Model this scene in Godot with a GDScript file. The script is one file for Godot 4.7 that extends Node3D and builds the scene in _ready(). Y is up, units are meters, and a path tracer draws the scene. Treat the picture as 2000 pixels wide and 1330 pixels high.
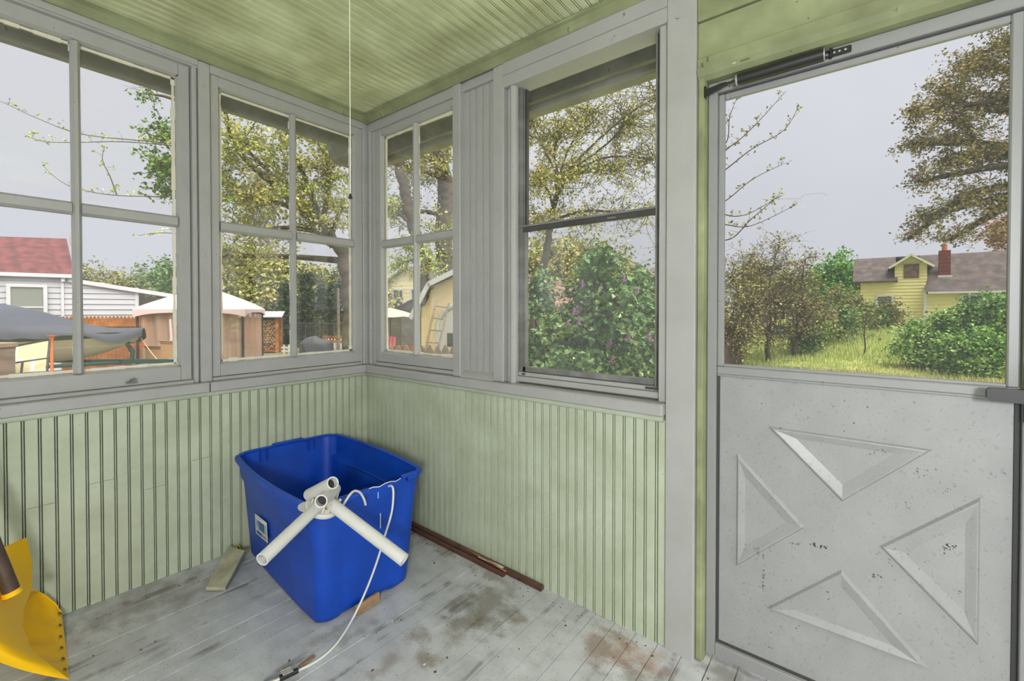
extends Node3D
# A corner of an old enclosed porch. Units are metres; the corner where the two walls meet the floor is the origin.
# wall_left lies in the plane z = 0, wall_right in the plane x = 0; the room is x < 0, z > 0.

const FOCAL := 858.6
const EYE := Vector3(-1.56042, 1.17179, 2.33140)
var eye_basis := Basis(Vector3.UP, deg_to_rad(-51.98)) * Basis(Vector3.RIGHT, deg_to_rad(-0.73))
var M := {}
var T := {}
var taken := {}
var rng := RandomNumberGenerator.new()

class MB:
	# collects triangles; faces are given counter-clockwise as seen from outside
	var v := PackedVector3Array()
	var n := PackedVector3Array()
	var uv := PackedVector2Array()
	var c := PackedColorArray()
	var t := Transform3D.IDENTITY
	var col := Color.WHITE
	func put(p: Vector3, nn: Vector3, u := Vector2.ZERO) -> void:
		v.append(t * p); n.append((t.basis * nn).normalized()); uv.append(u); c.append(col)
	func tri(a: Vector3, b: Vector3, d: Vector3) -> void:
		var nn := (b - a).cross(d - a)
		put(a, nn); put(d, nn); put(b, nn)
	func quad(a: Vector3, b: Vector3, d: Vector3, e: Vector3) -> void:
		var nn := (d - a).cross(e - b)
		put(a, nn, Vector2(0, 1)); put(d, nn, Vector2(1, 0)); put(b, nn, Vector2(1, 1))
		put(a, nn, Vector2(0, 1)); put(e, nn, Vector2(0, 0)); put(d, nn, Vector2(1, 0))
	func quad_uv(p: Array, u: Array) -> void:
		var nn: Vector3 = (p[2] - p[0]).cross(p[3] - p[1])
		for i in [0, 2, 1, 0, 3, 2]:
			put(p[i], nn, u[i])
	func quad_n(p: Array, q: Array) -> void:
		for i in [0, 2, 1, 0, 3, 2]:
			put(p[i], q[i])
	func box(o: Vector3, s: Vector3, b := Basis.IDENTITY) -> void:
		cbox(o, s, 0.0, b)
	func cbox(o: Vector3, s: Vector3, ch := 0.003, b := Basis.IDENTITY) -> void:
		# a box with chamfered edges, o its centre
		var h := s * 0.5
		ch = minf(ch, minf(h.x, minf(h.y, h.z)) * 0.9)
		var ax := [Vector3.RIGHT, Vector3.UP, Vector3.BACK]
		for k in 3:
			var i := (k + 1) % 3
			var j := (k + 2) % 3
			for sg in [-1.0, 1.0]:
				var q := []
				for w in [[-1, -1], [1, -1], [1, 1], [-1, 1]]:
					var p := Vector3.ZERO
					p[k] = h[k] * sg
					p[i] = (h[i] - ch) * w[0] * sg
					p[j] = (h[j] - ch) * w[1]
					q.append(o + b * p)
				quad(q[0], q[1], q[2], q[3])
			if ch > 0.0:
				for s1 in [-1.0, 1.0]:
					for s2 in [-1.0, 1.0]:
						var e := []
						for w in [[0, -1], [1, -1], [1, 1], [0, 1]]:
							var p := Vector3.ZERO
							p[k] = (h[k] - ch) * w[1]
							p[i] = (h[i] - (ch if w[0] == 1 else 0.0)) * s1
							p[j] = (h[j] - (0.0 if w[0] == 1 else ch)) * s2
							e.append(o + b * p)
						if s1 * s2 > 0.0:
							quad(e[1], e[0], e[3], e[2])
						else:
							quad(e[0], e[1], e[2], e[3])
		if ch > 0.0:
			for sx in [-1.0, 1.0]:
				for sy in [-1.0, 1.0]:
					for sz in [-1.0, 1.0]:
						var g := Vector3(sx, sy, sz)
						var p0 := o + b * (Vector3(h.x, h.y - ch, h.z - ch) * g)
						var p1 := o + b * (Vector3(h.x - ch, h.y, h.z - ch) * g)
						var p2 := o + b * (Vector3(h.x - ch, h.y - ch, h.z) * g)
						if sx * sy * sz > 0.0:
							tri(p0, p1, p2)
						else:
							tri(p0, p2, p1)
	func prism(pts: PackedVector2Array, tr: Transform3D, l: float, smooth := false) -> void:
		# pts counter-clockwise in the local xy plane, extruded along local z
		var k := pts.size()
		var dz := Vector3(0, 0, l)
		for i in k:
			var a := Vector3(pts[i].x, pts[i].y, 0)
			var b := Vector3(pts[(i + 1) % k].x, pts[(i + 1) % k].y, 0)
			if smooth:
				var pa := pts[(i + k - 1) % k]
				var pc := pts[(i + 2) % k]
				var ta := Vector2(b.x, b.y) - pa
				var tb := pc - Vector2(a.x, a.y)
				var na := tr.basis * Vector3(ta.y, -ta.x, 0)
				var nb := tr.basis * Vector3(tb.y, -tb.x, 0)
				quad_n([tr * a, tr * b, tr * (b + dz), tr * (a + dz)], [na, nb, nb, na])
			else:
				quad(tr * a, tr * b, tr * (b + dz), tr * (a + dz))
		var ids := Geometry2D.triangulate_polygon(pts)
		for i in range(0, ids.size(), 3):
			var f := []
			for q in 3:
				f.append(pts[ids[i + q]])
			if (f[1] - f[0]).cross(f[2] - f[0]) < 0.0:
				f.reverse()
			var g := []
			for q in 3:
				g.append(Vector3(f[q].x, f[q].y, 0))
			tri(tr * (g[0] + dz), tr * (g[1] + dz), tr * (g[2] + dz))
			tri(tr * g[2], tr * g[1], tr * g[0])
	func tube(p: Array, r0: float, r1 := -1.0, sides := 8, caps := true) -> void:
		if r1 < 0.0:
			r1 = r0
		var k := p.size()
		var up := Vector3.UP
		var prev := []
		var prevn := []
		for i in k:
			var d: Vector3 = (p[mini(i + 1, k - 1)] - p[maxi(i - 1, 0)]).normalized()
			if absf(d.dot(up)) > 0.97:
				up = Vector3.RIGHT if absf(d.x) < 0.9 else Vector3.BACK
			var e1 := up.cross(d).normalized()
			up = d.cross(e1).normalized()
			var r := lerpf(r0, r1, float(i) / maxf(1.0, k - 1))
			var ring := []
			var rn := []
			for s in sides:
				var a := TAU * s / sides
				var o := e1 * cos(a) + up * sin(a)
				rn.append(o)
				ring.append(p[i] + o * r)
			if i > 0:
				for s in sides:
					var s2 := (s + 1) % sides
					quad_n([prev[s], prev[s2], ring[s2], ring[s]], [prevn[s], prevn[s2], rn[s2], rn[s]])
			if caps and (i == 0 or i == k - 1):
				for s in range(1, sides - 1):
					if i == 0:
						tri(ring[0], ring[s + 1], ring[s])
					else:
						tri(ring[0], ring[s], ring[s + 1])
			prev = ring
			prevn = rn
	func lathe(prof: Array, tr: Transform3D, seg := 24) -> void:
		# prof: Vector2(radius, height) from bottom to top on the outside
		for i in prof.size() - 1:
			var a: Vector2 = prof[i]
			var b: Vector2 = prof[i + 1]
			var q := Vector2(b.y - a.y, a.x - b.x)
			for s in seg:
				var a0 := TAU * s / seg
				var a1 := TAU * (s + 1) / seg
				var d0 := Vector3(cos(a0), 0, -sin(a0))
				var d1 := Vector3(cos(a1), 0, -sin(a1))
				var up := Vector3.UP
				quad_n([tr * (d0 * a.x + up * a.y), tr * (d1 * a.x + up * a.y), tr * (d1 * b.x + up * b.y), tr * (d0 * b.x + up * b.y)],
					[tr.basis * (d0 * q.x + up * q.y), tr.basis * (d1 * q.x + up * q.y), tr.basis * (d1 * q.x + up * q.y), tr.basis * (d0 * q.x + up * q.y)])
	func grid(nu: int, nv: int, f: Callable, flip := false, wrap := false) -> void:
		# f(u, v) with u, v from 0 to 1; u to the right and v up seen from outside
		var p := []
		for j in nv + 1:
			for i in nu + 1:
				p.append(f.call(float(i) / nu, float(j) / nv))
		var q := []
		var w := nu + 1
		for j in nv + 1:
			for i in nu + 1:
				var i0 := i - 1 if i > 0 else (nu - 1 if wrap else 0)
				var i1 := i + 1 if i < nu else (1 if wrap else nu)
				var du: Vector3 = p[j * w + i1] - p[j * w + i0]
				var dv: Vector3 = p[mini(j + 1, nv) * w + i] - p[maxi(j - 1, 0) * w + i]
				var nn := du.cross(dv)
				q.append(-nn if flip else nn)
		for j in nv:
			for i in nu:
				var id := [j * w + i, j * w + i + 1, (j + 1) * w + i + 1, (j + 1) * w + i]
				if flip:
					id.reverse()
				for s in [0, 2, 1, 0, 3, 2]:
					var g: int = id[s]
					put(p[g], q[g], Vector2(float(g % w) / nu, 1.0 - float(g / w) / nv))
	func mesh() -> ArrayMesh:
		var a := []
		a.resize(Mesh.ARRAY_MAX)
		a[Mesh.ARRAY_VERTEX] = v
		a[Mesh.ARRAY_NORMAL] = n
		a[Mesh.ARRAY_TEX_UV] = uv
		a[Mesh.ARRAY_COLOR] = c
		var m := ArrayMesh.new()
		m.add_surface_from_arrays(Mesh.PRIMITIVE_TRIANGLES, a)
		return m

func at(px: float, py: float, w: float) -> Vector3:
	# the point that lies w metres in front of the camera along the ray of a pixel of the photograph
	return EYE + eye_basis * Vector3((px - 1000.0) / FOCAL * w, -(py - 616.0) / FOCAL * w, -w)

func fy(x: float, z: float) -> float:
	# the old floor is not level
	return -0.0207 * x - 0.0183 * z

func numbered(s: String) -> String:
	var k: int = taken.get(s, 0)
	taken[s] = k + 1
	return s if k == 0 else "%s_%03d" % [s, k]

func thing(called: String, label: String, category: String, where := Vector3.ZERO, group := "") -> Node3D:
	var o := Node3D.new()
	o.name = numbered(called)
	add_child(o)
	o.position = where
	o.set_meta("label", label)
	o.set_meta("category", category)
	if group:
		o.set_meta("group", group)
	return o

func shell(called: String, label: String) -> Node3D:
	var o := Node3D.new()
	o.name = called
	add_child(o)
	o.set_meta("kind", "structure")
	o.set_meta("label", label)
	return o

func part(mb: MB, called: String, m: Material, parent: Node, label := "") -> MeshInstance3D:
	var o := MeshInstance3D.new()
	o.mesh = mb.mesh()
	o.mesh.surface_set_material(0, m)
	o.name = called
	parent.add_child(o, true)
	if label:
		o.set_meta("label", label)
	return o

func shared(me: Mesh, called: String, parent: Node, where: Transform3D) -> MeshInstance3D:
	var o := MeshInstance3D.new()
	o.mesh = me
	o.name = called
	parent.add_child(o, true)
	o.transform = where
	return o

func noise_bytes(size: int, freq: float, sd: int, fractal := 4, kind := FastNoiseLite.TYPE_SIMPLEX_SMOOTH, stretch := 1) -> PackedByteArray:
	var f := FastNoiseLite.new()
	f.seed = sd
	f.frequency = freq
	f.noise_type = kind
	f.fractal_octaves = fractal
	var im: Image
	if stretch > 1:
		im = f.get_seamless_image(size / stretch, size)
		im.resize(size, size, Image.INTERPOLATE_CUBIC)
	else:
		im = f.get_seamless_image(size, size)
	im.convert(Image.FORMAT_L8)
	return im.get_data()

func paint_texture(size: int, sd: int, chip: float, chip_color: Color, mottle: float, tint: Color, stretch := 1) -> ImageTexture:
	# a near white map: slow mottling, fine grain and chips where the paint is gone; multiplied with the paint's colour
	var a := noise_bytes(size, 0.006, sd)
	var b := noise_bytes(size, 0.035, sd + 1, 4, FastNoiseLite.TYPE_SIMPLEX_SMOOTH, stretch)
	var g := noise_bytes(size, 0.09, sd + 2, 3)
	var data := PackedByteArray()
	data.resize(size * size * 3)
	for i in size * size:
		var m := 1.0 - mottle * (a[i] / 255.0) 
		var k := 1.0 - mottle * 0.35 * (b[i] / 255.0)
		var t := a[i] / 255.0
		var r := m * k * lerpf(1.0, tint.r, t)
		var gg := m * k * lerpf(1.0, tint.g, t)
		var bb := m * k * lerpf(1.0, tint.b, t)
		var h := (g[i] * 0.6 + b[i] * 0.25 + a[i] * 0.15) / 255.0
		if h < chip:
			var e := clampf((chip - h) * 14.0, 0.0, 1.0)
			r = lerpf(r, chip_color.r, e); gg = lerpf(gg, chip_color.g, e); bb = lerpf(bb, chip_color.b, e)
		data[i * 3] = int(clampf(r, 0, 1) * 255.0)
		data[i * 3 + 1] = int(clampf(gg, 0, 1) * 255.0)
		data[i * 3 + 2] = int(clampf(bb, 0, 1) * 255.0)
	return ImageTexture.create_from_image(Image.create_from_data(size, size, false, Image.FORMAT_RGB8, data))

func mat(c: Color, rough := 0.6, tex: Texture2D = null, scale := 1.0, metal := 0.0) -> StandardMaterial3D:
	var m := StandardMaterial3D.new()
	m.albedo_color = c
	m.roughness = rough
	m.metallic = metal
	if tex:
		m.albedo_texture = tex
		m.uv1_triplanar = true
		m.uv1_world_triplanar = true
		m.uv1_scale = Vector3.ONE * scale
	return m

func rgb(r: int, g: int, b: int) -> Color:
	return Color(r / 255.0, g / 255.0, b / 255.0)

func glass(a: float, c: Color, rough := 0.02) -> StandardMaterial3D:
	var m := StandardMaterial3D.new()
	m.albedo_color = Color(c.r, c.g, c.b, a)
	m.transparency = BaseMaterial3D.TRANSPARENCY_ALPHA
	m.roughness = rough
	return m

func leafy(backlight: float) -> StandardMaterial3D:
	var m := StandardMaterial3D.new()
	m.vertex_color_use_as_albedo = true
	m.roughness = 0.6
	m.cull_mode = BaseMaterial3D.CULL_DISABLED
	m.backlight_enabled = true
	m.backlight = Color(backlight, backlight, backlight * 0.5)
	return m

func _ready() -> void:
	rng.seed = 7
	var cam := Camera3D.new()
	cam.name = "camera"
	cam.projection = Camera3D.PROJECTION_FRUSTUM
	cam.near = 0.05
	cam.far = 300.0
	cam.size = 2.0 * 0.05 * 665.0 / FOCAL
	cam.frustum_offset = Vector2(0.0, -49.0 / FOCAL * 0.05)
	cam.transform = Transform3D(eye_basis, EYE)
	add_child(cam)
	cam.current = true
	var sky := ProceduralSkyMaterial.new()
	sky.sky_top_color = Color(1.0, 1.008, 1.035)
	sky.sky_horizon_color = Color(0.815, 0.824, 0.86)
	sky.sky_curve = 1.2
	sky.ground_bottom_color = Color(0.42, 0.44, 0.36)
	sky.ground_horizon_color = Color(0.42, 0.44, 0.36)
	sky.sky_energy_multiplier = 1.0
	var cl := FastNoiseLite.new()
	cl.seed = 4
	cl.frequency = 0.0045
	cl.fractal_octaves = 5
	var cn := NoiseTexture2D.new()
	cn.width = 1024
	cn.height = 512
	cn.seamless = true
	cn.noise = cl
	var ramp := Gradient.new()
	ramp.set_color(0, Color(0.0, 0.0, 0.0))
	ramp.set_color(1, Color(0.40, 0.40, 0.40))
	cn.color_ramp = ramp
	sky.sky_cover = cn
	sky.sky_cover_modulate = Color(1, 1, 1, 1)
	var env := Environment.new()
	env.background_mode = Environment.BG_SKY
	env.sky = Sky.new()
	env.sky.sky_material = sky
	env.tonemap_mode = Environment.TONE_MAPPER_LINEAR
	env.tonemap_exposure = 1.0
	env.sdfgi_enabled = true
	env.ssao_enabled = true
	env.ssil_enabled = true
	var we := WorldEnvironment.new()
	we.name = "world"
	we.environment = env
	add_child(we)
	var sun := DirectionalLight3D.new()
	sun.name = "veiled_sun"
	sun.light_energy = 1.9
	sun.light_color = Color(1.0, 0.98, 0.95)
	sun.light_angular_distance = 50.0
	sun.shadow_enabled = true
	add_child(sun)
	sun.look_at_from_position(Vector3(-0.05, 0.80, 0.45) * 20.0, Vector3.ZERO)
	make_materials()
	added_fill_lamp(Vector3(-2.45, fy(-2.45, 3.1) + 0.002, 3.1), 4.2)
	build_room()
	build_eaves()
	build_door()
	build_tote()
	build_stand()
	build_small_things()
	build_shovel()
	build_ground()
	build_left_yard()
	build_middle_yard()
	build_right_yard()
	build_plants()

func make_materials() -> void:
	var white := Color(0.93, 0.93, 0.92)
	T.white = paint_texture(512, 11, 0.225, Color(0.40, 0.38, 0.36), 0.05, Color(1.0, 0.998, 0.993))
	T.green = paint_texture(512, 23, 0.20, Color(0.45, 0.47, 0.36), 0.10, Color(1.0, 1.0, 0.96))
	T.ceil = paint_texture(512, 31, 0.16, Color(0.5, 0.5, 0.38), 0.22, Color(0.98, 0.98, 0.90), 4)
	T.grime = paint_texture(512, 47, 0.24, Color(0.30, 0.29, 0.28), 0.26, Color(0.97, 0.96, 0.95))
	T.wood = paint_texture(512, 53, 0.18, Color(0.55, 0.5, 0.45), 0.35, Color(0.95, 0.9, 0.85), 8)
	T.shingle = paint_texture(512, 61, 0.30, Color(0.55, 0.5, 0.5), 0.4, Color(0.9, 0.9, 0.92), 1)
	T.bark = paint_texture(512, 67, 0.36, Color(0.4, 0.38, 0.36), 0.5, Color(0.95, 0.95, 0.85), 1)
	T.plastic = paint_texture(512, 71, 0.19, Color(0.80, 0.86, 0.95), 0.14, Color(1, 1, 1))
	M.white = mat(rgb(168, 168, 168), 0.45, T.white, 1.3)
	M.white_flat = mat(rgb(166, 166, 166), 0.5, T.white, 0.6)
	M.green = mat(rgb(189, 197, 178), 0.5, T.green, 1.1)
	M.ceil = mat(rgb(226, 232, 196), 0.55, T.ceil, 0.9)
	M.header = mat(rgb(168, 177, 136), 0.5, T.grime, 0.8)
	M.sheath = mat(rgb(120, 110, 95), 0.8)
	M.gap = mat(rgb(88, 92, 66), 0.8)
	M.alu = mat(rgb(150, 150, 150), 0.5, T.grime, 1.7)
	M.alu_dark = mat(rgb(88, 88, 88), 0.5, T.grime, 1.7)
	M.door = mat(rgb(144, 145, 147), 0.42, T.white, 0.9)
	M.rubber = mat(rgb(58, 58, 60), 0.7)
	M.black = mat(rgb(30, 31, 34), 0.38)
	M.chrome = mat(rgb(190, 190, 192), 0.3, null, 1.0, 0.8)
	M.brass = mat(rgb(120, 104, 60), 0.4, null, 1.0, 0.7)
	M.eave = mat(rgb(158, 156, 153), 0.6, T.grime, 0.8)
	M.pane = glass(0.02, rgb(225, 228, 232))
	M.dusty_pane = glass(0.045, rgb(214, 212, 206))
	M.screen = glass(0.10, rgb(120, 123, 126), 0.9)
	M.house_wall = mat(rgb(190, 190, 182), 0.7, T.white, 0.5)
	M.pvc = mat(rgb(206, 206, 204), 0.35, T.white, 3.0)
	M.pvc_old = mat(rgb(206, 200, 186), 0.45, T.white, 3.0)
	M.white_plastic = mat(rgb(210, 210, 208), 0.45)
	M.floor_paint = mat(Color.WHITE, 0.5)
	M.floor_paint.albedo_texture = floor_texture()
	M.floor_paint.texture_repeat = false
	M.putty = mat(rgb(226, 222, 206), 0.8)

func bead_profile(units: int, w := 0.0413, wide := 1.0) -> PackedVector2Array:
	# tongue-and-groove board with a bead beside each joint
	var p := PackedVector2Array()
	var deep := -0.0170
	p.append(Vector2(0, -0.020)); p.append(Vector2(units * w, -0.020)); p.append(Vector2(units * w, deep - 0.0005))
	for k in range(units - 1, -1, -1):
		var o := k * w
		for q in [[0.0006, deep], [0.0024, deep], [0.0026, -0.0022], [0.0036, -0.0006], [0.0052, -0.0006], [0.0062, -0.0022], [0.0064, deep], [0.0088, deep], [0.0090, -0.0010], [0.0102, 0.0]]:
			p.append(Vector2(o + w - q[0] * wide, q[1]))
		if k > 0:
			p.append(Vector2(o + 0.0012, 0.0))
			p.append(Vector2(o + 0.0003, -0.0010))
			p.append(Vector2(o + 0.0001, deep))
		else:
			p.append(Vector2(o + 0.0012, 0.0))
			p.append(Vector2(o + 0.0002, -0.0010))
			p.append(Vector2(o + 0.0001, deep))
			p.append(Vector2(0, deep - 0.0005))
	return p

func bar(parent: Node, called: String, m: Material, x0: float, x1: float, y0: float, y1: float, z0: float, z1: float, ch := 0.0025) -> MeshInstance3D:
	var b := MB.new()
	b.cbox(Vector3((x0 + x1) / 2, (y0 + y1) / 2, (z0 + z1) / 2), Vector3(x1 - x0, y1 - y0, z1 - z0), ch)
	return part(b, called, m, parent)

func muntin(parent: Node, m: Material, upright: bool, c: float, a0: float, a1: float, face: float, wide: float, back: float) -> void:
	# a glazing bar with sloped sides; c its middle, a0..a1 its run, face its front
	var p := PackedVector2Array([Vector2(-wide / 2 - 0.006, back), Vector2(wide / 2 + 0.006, back), Vector2(wide / 2 + 0.006, face - 0.012), Vector2(wide / 2, face - 0.004), Vector2(wide / 2 - 0.003, face), Vector2(-wide / 2 + 0.003, face), Vector2(-wide / 2, face - 0.004), Vector2(-wide / 2 - 0.006, face - 0.012)])
	var b := MB.new()
	if upright:
		b.prism(p, Transform3D(Basis(Vector3.RIGHT, Vector3.BACK, Vector3.DOWN), Vector3(c, a1, 0)), a1 - a0)
	else:
		b.prism(p, Transform3D(Basis(Vector3.UP, Vector3.BACK, Vector3.RIGHT), Vector3(a0, c, 0)), a1 - a0)
	part(b, "muntin", m, parent)

func sash(parent: Node, o: Array, g: Array, face: float, mull: float, munt: float, m: Material, pane: Material) -> void:
	# o: outer x0 x1 y0 y1, g: glass x0 x1 y0 y1
	var back := face - 0.034
	bar(parent, "stile", m, o[0], g[0] - 0.006, o[2], o[3], back, face)
	bar(parent, "stile", m, g[1] + 0.006, o[1], o[2], o[3], back, face)
	bar(parent, "rail", m, g[0] - 0.006, g[1] + 0.006, o[2], g[2] - 0.006, back, face - 0.001)
	bar(parent, "rail", m, g[0] - 0.006, g[1] + 0.006, g[3] + 0.006, o[3], back, face - 0.001)
	# sloped moulding round the glass
	var q := PackedVector2Array([Vector2(0, back), Vector2(0, back + 0.012), Vector2(-0.007, face - 0.002), Vector2(-0.009, face - 0.002), Vector2(-0.009, back)])
	var b := MB.new()
	b.prism(PackedVector2Array([Vector2(0.009, back), Vector2(0.009, face - 0.003), Vector2(0.007, face - 0.003), Vector2(0, back + 0.014), Vector2(0, back)]), Transform3D(Basis(Vector3.LEFT, Vector3.BACK, Vector3.UP), Vector3(g[0] , g[2], 0)), g[3] - g[2])
	b.prism(PackedVector2Array([Vector2(0.009, back), Vector2(0.009, face - 0.003), Vector2(0.007, face - 0.003), Vector2(0, back + 0.014), Vector2(0, back)]), Transform3D(Basis(Vector3.RIGHT, Vector3.BACK, Vector3.DOWN), Vector3(g[1], g[3], 0)), g[3] - g[2])
	b.prism(PackedVector2Array([Vector2(0.009, back), Vector2(0.009, face - 0.003), Vector2(0.007, face - 0.003), Vector2(0, back + 0.014), Vector2(0, back)]), Transform3D(Basis(Vector3.UP, Vector3.BACK, Vector3.RIGHT), Vector3(g[0], g[3], 0)), g[1] - g[0])
	b.prism(PackedVector2Array([Vector2(0.009, back), Vector2(0.009, face - 0.003), Vector2(0.007, face - 0.003), Vector2(0, back + 0.014), Vector2(0, back)]), Transform3D(Basis(Vector3.DOWN, Vector3.BACK, Vector3.LEFT), Vector3(g[1], g[2], 0)), g[1] - g[0])
	part(b, "glazing_bead", m, parent)
	muntin(parent, m, true, mull, g[2], g[3], face - 0.001, 0.016, back)
	muntin(parent, m, false, munt, g[0], mull - 0.014, face - 0.002, 0.036, back)
	muntin(parent, m, false, munt, mull + 0.014, g[1], face - 0.002, 0.036, back)
	for i in 2:
		for j in 2:
			var x0: float = g[0] if i == 0 else mull
			var x1: float = mull if i == 0 else g[1]
			var y0: float = g[2] if j == 0 else munt
			var y1: float = munt if j == 0 else g[3]
			var p := MB.new()
			p.box(Vector3((x0 + x1) / 2, (y0 + y1) / 2, back + 0.008), Vector3(x1 - x0, y1 - y0, 0.003))
			part(p, "pane", pane, parent)
			# old cracked putty along the pane, seen through the glass
			var k := MB.new()
			for e in 4:
				var horizontal := e < 2
				var run := (x1 - x0) if horizontal else (y1 - y0)
				var steps := int(run / 0.035)
				for s in steps:
					var wide := 0.007 + rng.randf() * 0.007 + (0.006 if rng.randf() < 0.08 else 0.0)
					var u := (s + 0.5) * run / steps
					var off := (0.013 if e == 0 or e == 2 else -0.013) * 0.6
					if horizontal:
						k.box(Vector3(x0 + u, (y0 if e == 0 else y1) + off, back + 0.002), Vector3(run / steps * 1.02, wide, 0.008))
					else:
						k.box(Vector3((x0 if e == 2 else x1) + off, y0 + u, back + 0.002), Vector3(wide, run / steps * 1.02, 0.008))
			part(k, "putty", M.putty, parent)

func build_room() -> void:
	# ---- floor: grey painted planks running along x
	var fl := shell("floor", "grey painted wooden plank floor with dirt stains and a painted shadow")
	var z := -0.12
	while z < 3.6:
		var w := 0.0826
		var b := MB.new()
		var h := rng.randf_range(-0.0008, 0.0008)
		var zc := z + w / 2
		var y0 := fy(0.1, zc) + h
		var y1 := fy(-2.9, zc) + h
		var dz := 0.0183 * w / 2
		var u := func(p: Vector3) -> Vector2: return Vector2((p.x + 1.6) / 1.7, (p.z + 0.1) / 2.3)
		var g := 0.0014 if rng.randf() < 0.8 else 0.003
		var rows := [[-w / 2 + 0.0006, -0.006], [-w / 2 + g, 0.0], [w / 2 - g, 0.0], [w / 2 - 0.0006, -0.006]]
		for i in 3:
			var r0: Array = rows[i]
			var r1: Array = rows[i + 1]
			var p := [Vector3(-2.9, y1 + r1[1] - dz * signf(r1[0]), zc + r1[0]), Vector3(0.1, y0 + r1[1] - dz * signf(r1[0]), zc + r1[0]), Vector3(0.1, y0 + r0[1] - dz * signf(r0[0]), zc + r0[0]), Vector3(-2.9, y1 + r0[1] - dz * signf(r0[0]), zc + r0[0])]
			b.quad_uv(p, [u.call(p[0]), u.call(p[1]), u.call(p[2]), u.call(p[3])])
		part(b, "plank", M.floor_paint if M.has("floor_paint") else M.alu, fl)
		z += w
	var sub := MB.new()
	sub.box(Vector3(-1.4, -0.11, 1.75), Vector3(3.2, 0.06, 3.8))
	part(sub, "subfloor", M.sheath, fl)
	# ---- wall_left
	var wl := shell("wall_left", "sage green beadboard wainscot under the left windows")
	var prof := bead_profile(2)
	var breaks := {16: 0.457, 14: 0.496, 12: 0.42, 10: 0.497}
	for k in 36:
		var x1 := -0.0826 * k + 0.004
		var x0 := x1 - 0.0826
		var top := 0.783
		var bot := fy(x0, 0.0) + 0.001
		var b := MB.new()
		var tr := Transform3D(Basis(Vector3.RIGHT, Vector3.BACK, Vector3.DOWN), Vector3(x0, top, rng.randf_range(-0.0008, 0.0004)))
		if breaks.has(k):
			var by: float = breaks[k]
			b.prism(prof, tr, top - by - 0.001)
			part(b, "plank", M.green, wl)
			b = MB.new()
			tr.origin += Vector3(0, by - top, 0.0022)
			b.prism(prof, tr, by - bot)
		else:
			b.prism(prof, tr, top - bot)
		part(b, "plank", M.green, wl)
	bar(wl, "sheathing", M.gap, -2.98, 0.10, -0.15, 0.80, -0.12, -0.0195, 0.0)
	bar(wl, "header", M.white, -2.98, 0.10, 2.26, 2.46, -0.12, -0.012, 0.0)
	var ap := PackedVector2Array([Vector2(-0.02, 0.0), Vector2(0.006, 0.0), Vector2(0.011, 0.004), Vector2(0.014, 0.011), Vector2(0.012, 0.019), Vector2(0.008, 0.0225), Vector2(-0.02, 0.0225)])
	var am := MB.new()
	am.prism(ap, Transform3D(Basis(Vector3.BACK, Vector3.UP, Vector3.LEFT), Vector3(0.0, 0.777, 0.0)), 2.9)
	part(am, "apron_moulding", M.green, wl)
	var sl := MB.new()
	sl.cbox(Vector3(-0.835 - 1.08, 0.820, -0.04), Vector3(2.16 - 0.003, 0.044, 0.14), 0.004)
	part(sl, "window_sill", M.white, wl)
	sl = MB.new()
	sl.cbox(Vector3(-0.4015, 0.819, -0.04), Vector3(0.863, 0.044, 0.14), 0.004)
	part(sl, "window_sill", M.white, wl)
	var tall := 2.27
	bar(wl, "casing", M.white, -0.862, -0.816, 0.841, 2.294, -0.10, 0.0, 0.005)
	bar(wl, "head_casing", M.white, -0.816, -0.016, 2.256, 2.297, -0.10, -0.003, 0.003)
	bar(wl, "head_casing", M.white, -1.69, -0.862, 2.268, 2.297, -0.11, -0.002, 0.003)
	bar(wl, "casing", M.white, -1.71, -1.655, 0.841, 2.294, -0.10, 0.0, 0.005)
	bar(wl, "stop", M.white, -0.884, -0.864, 0.841, 2.268, -0.055, -0.012, 0.005)
	bar(wl, "stop", M.white, -1.655, -1.630, 0.841, 2.268, -0.055, -0.012, 0.005)
	bar(wl, "stop", M.white, -1.64, -0.885, 0.842, 0.856, -0.055, -0.010, 0.003)
	bar(wl, "stop", M.white, -0.816, -0.03, 0.841, 0.858, -0.06, -0.004, 0.005)
	# stepped corner post
	bar(wl, "corner_strip", M.white, -0.036, -0.022, 0.841, 2.294, -0.08, -0.018, 0.002)
	bar(wl, "corner_post", M.white, -0.022, 0.10, 0.841, 2.45, -0.12, -0.008, 0.004)
	# solid end of the wall outside the frame
	bar(wl, "sheathing", M.house_wall, -2.98, -2.35, 0.80, 2.46, -0.12, 0.0, 0.0)
	# ---- window_1 and window_2, four-light sashes
	var w1 := shell("window_1", "four-light white wooden sash set deep in its frame")
	sash(w1, [-1.632, -0.887, 0.857, 2.272], [-1.575, -0.933, 0.925, 2.206], -0.036, -1.253, 1.564, M.white, M.dusty_pane)
	var lt := MB.new()
	lt.cbox(Vector3(-1.10, 0.872, -0.030), Vector3(0.034, 0.008, 0.012), 0.002)
	lt.tube([Vector3(-1.108, 0.876, -0.026), Vector3(-1.104, 0.884, -0.016), Vector3(-1.094, 0.889, -0.012), Vector3(-1.087, 0.884, -0.014)], 0.0035, 0.003, 6)
	part(lt, "sash_catch", M.alu, w1)
	var w2 := shell("window_2", "four-light white wooden sash beside the corner in the left wall")
	sash(w2, [-0.816, -0.036, 0.860, 2.258], [-0.772, -0.077, 0.923, 2.206], -0.018, -0.427, 1.566, M.white, M.dusty_pane)
	# ---- wall_right: local x runs along world z
	var rb := Basis(Vector3.BACK, Vector3.UP, Vector3.LEFT)
	var wr := shell("wall_right", "sage green beadboard wainscot below the right windows")
	wr.transform.basis = rb
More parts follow.
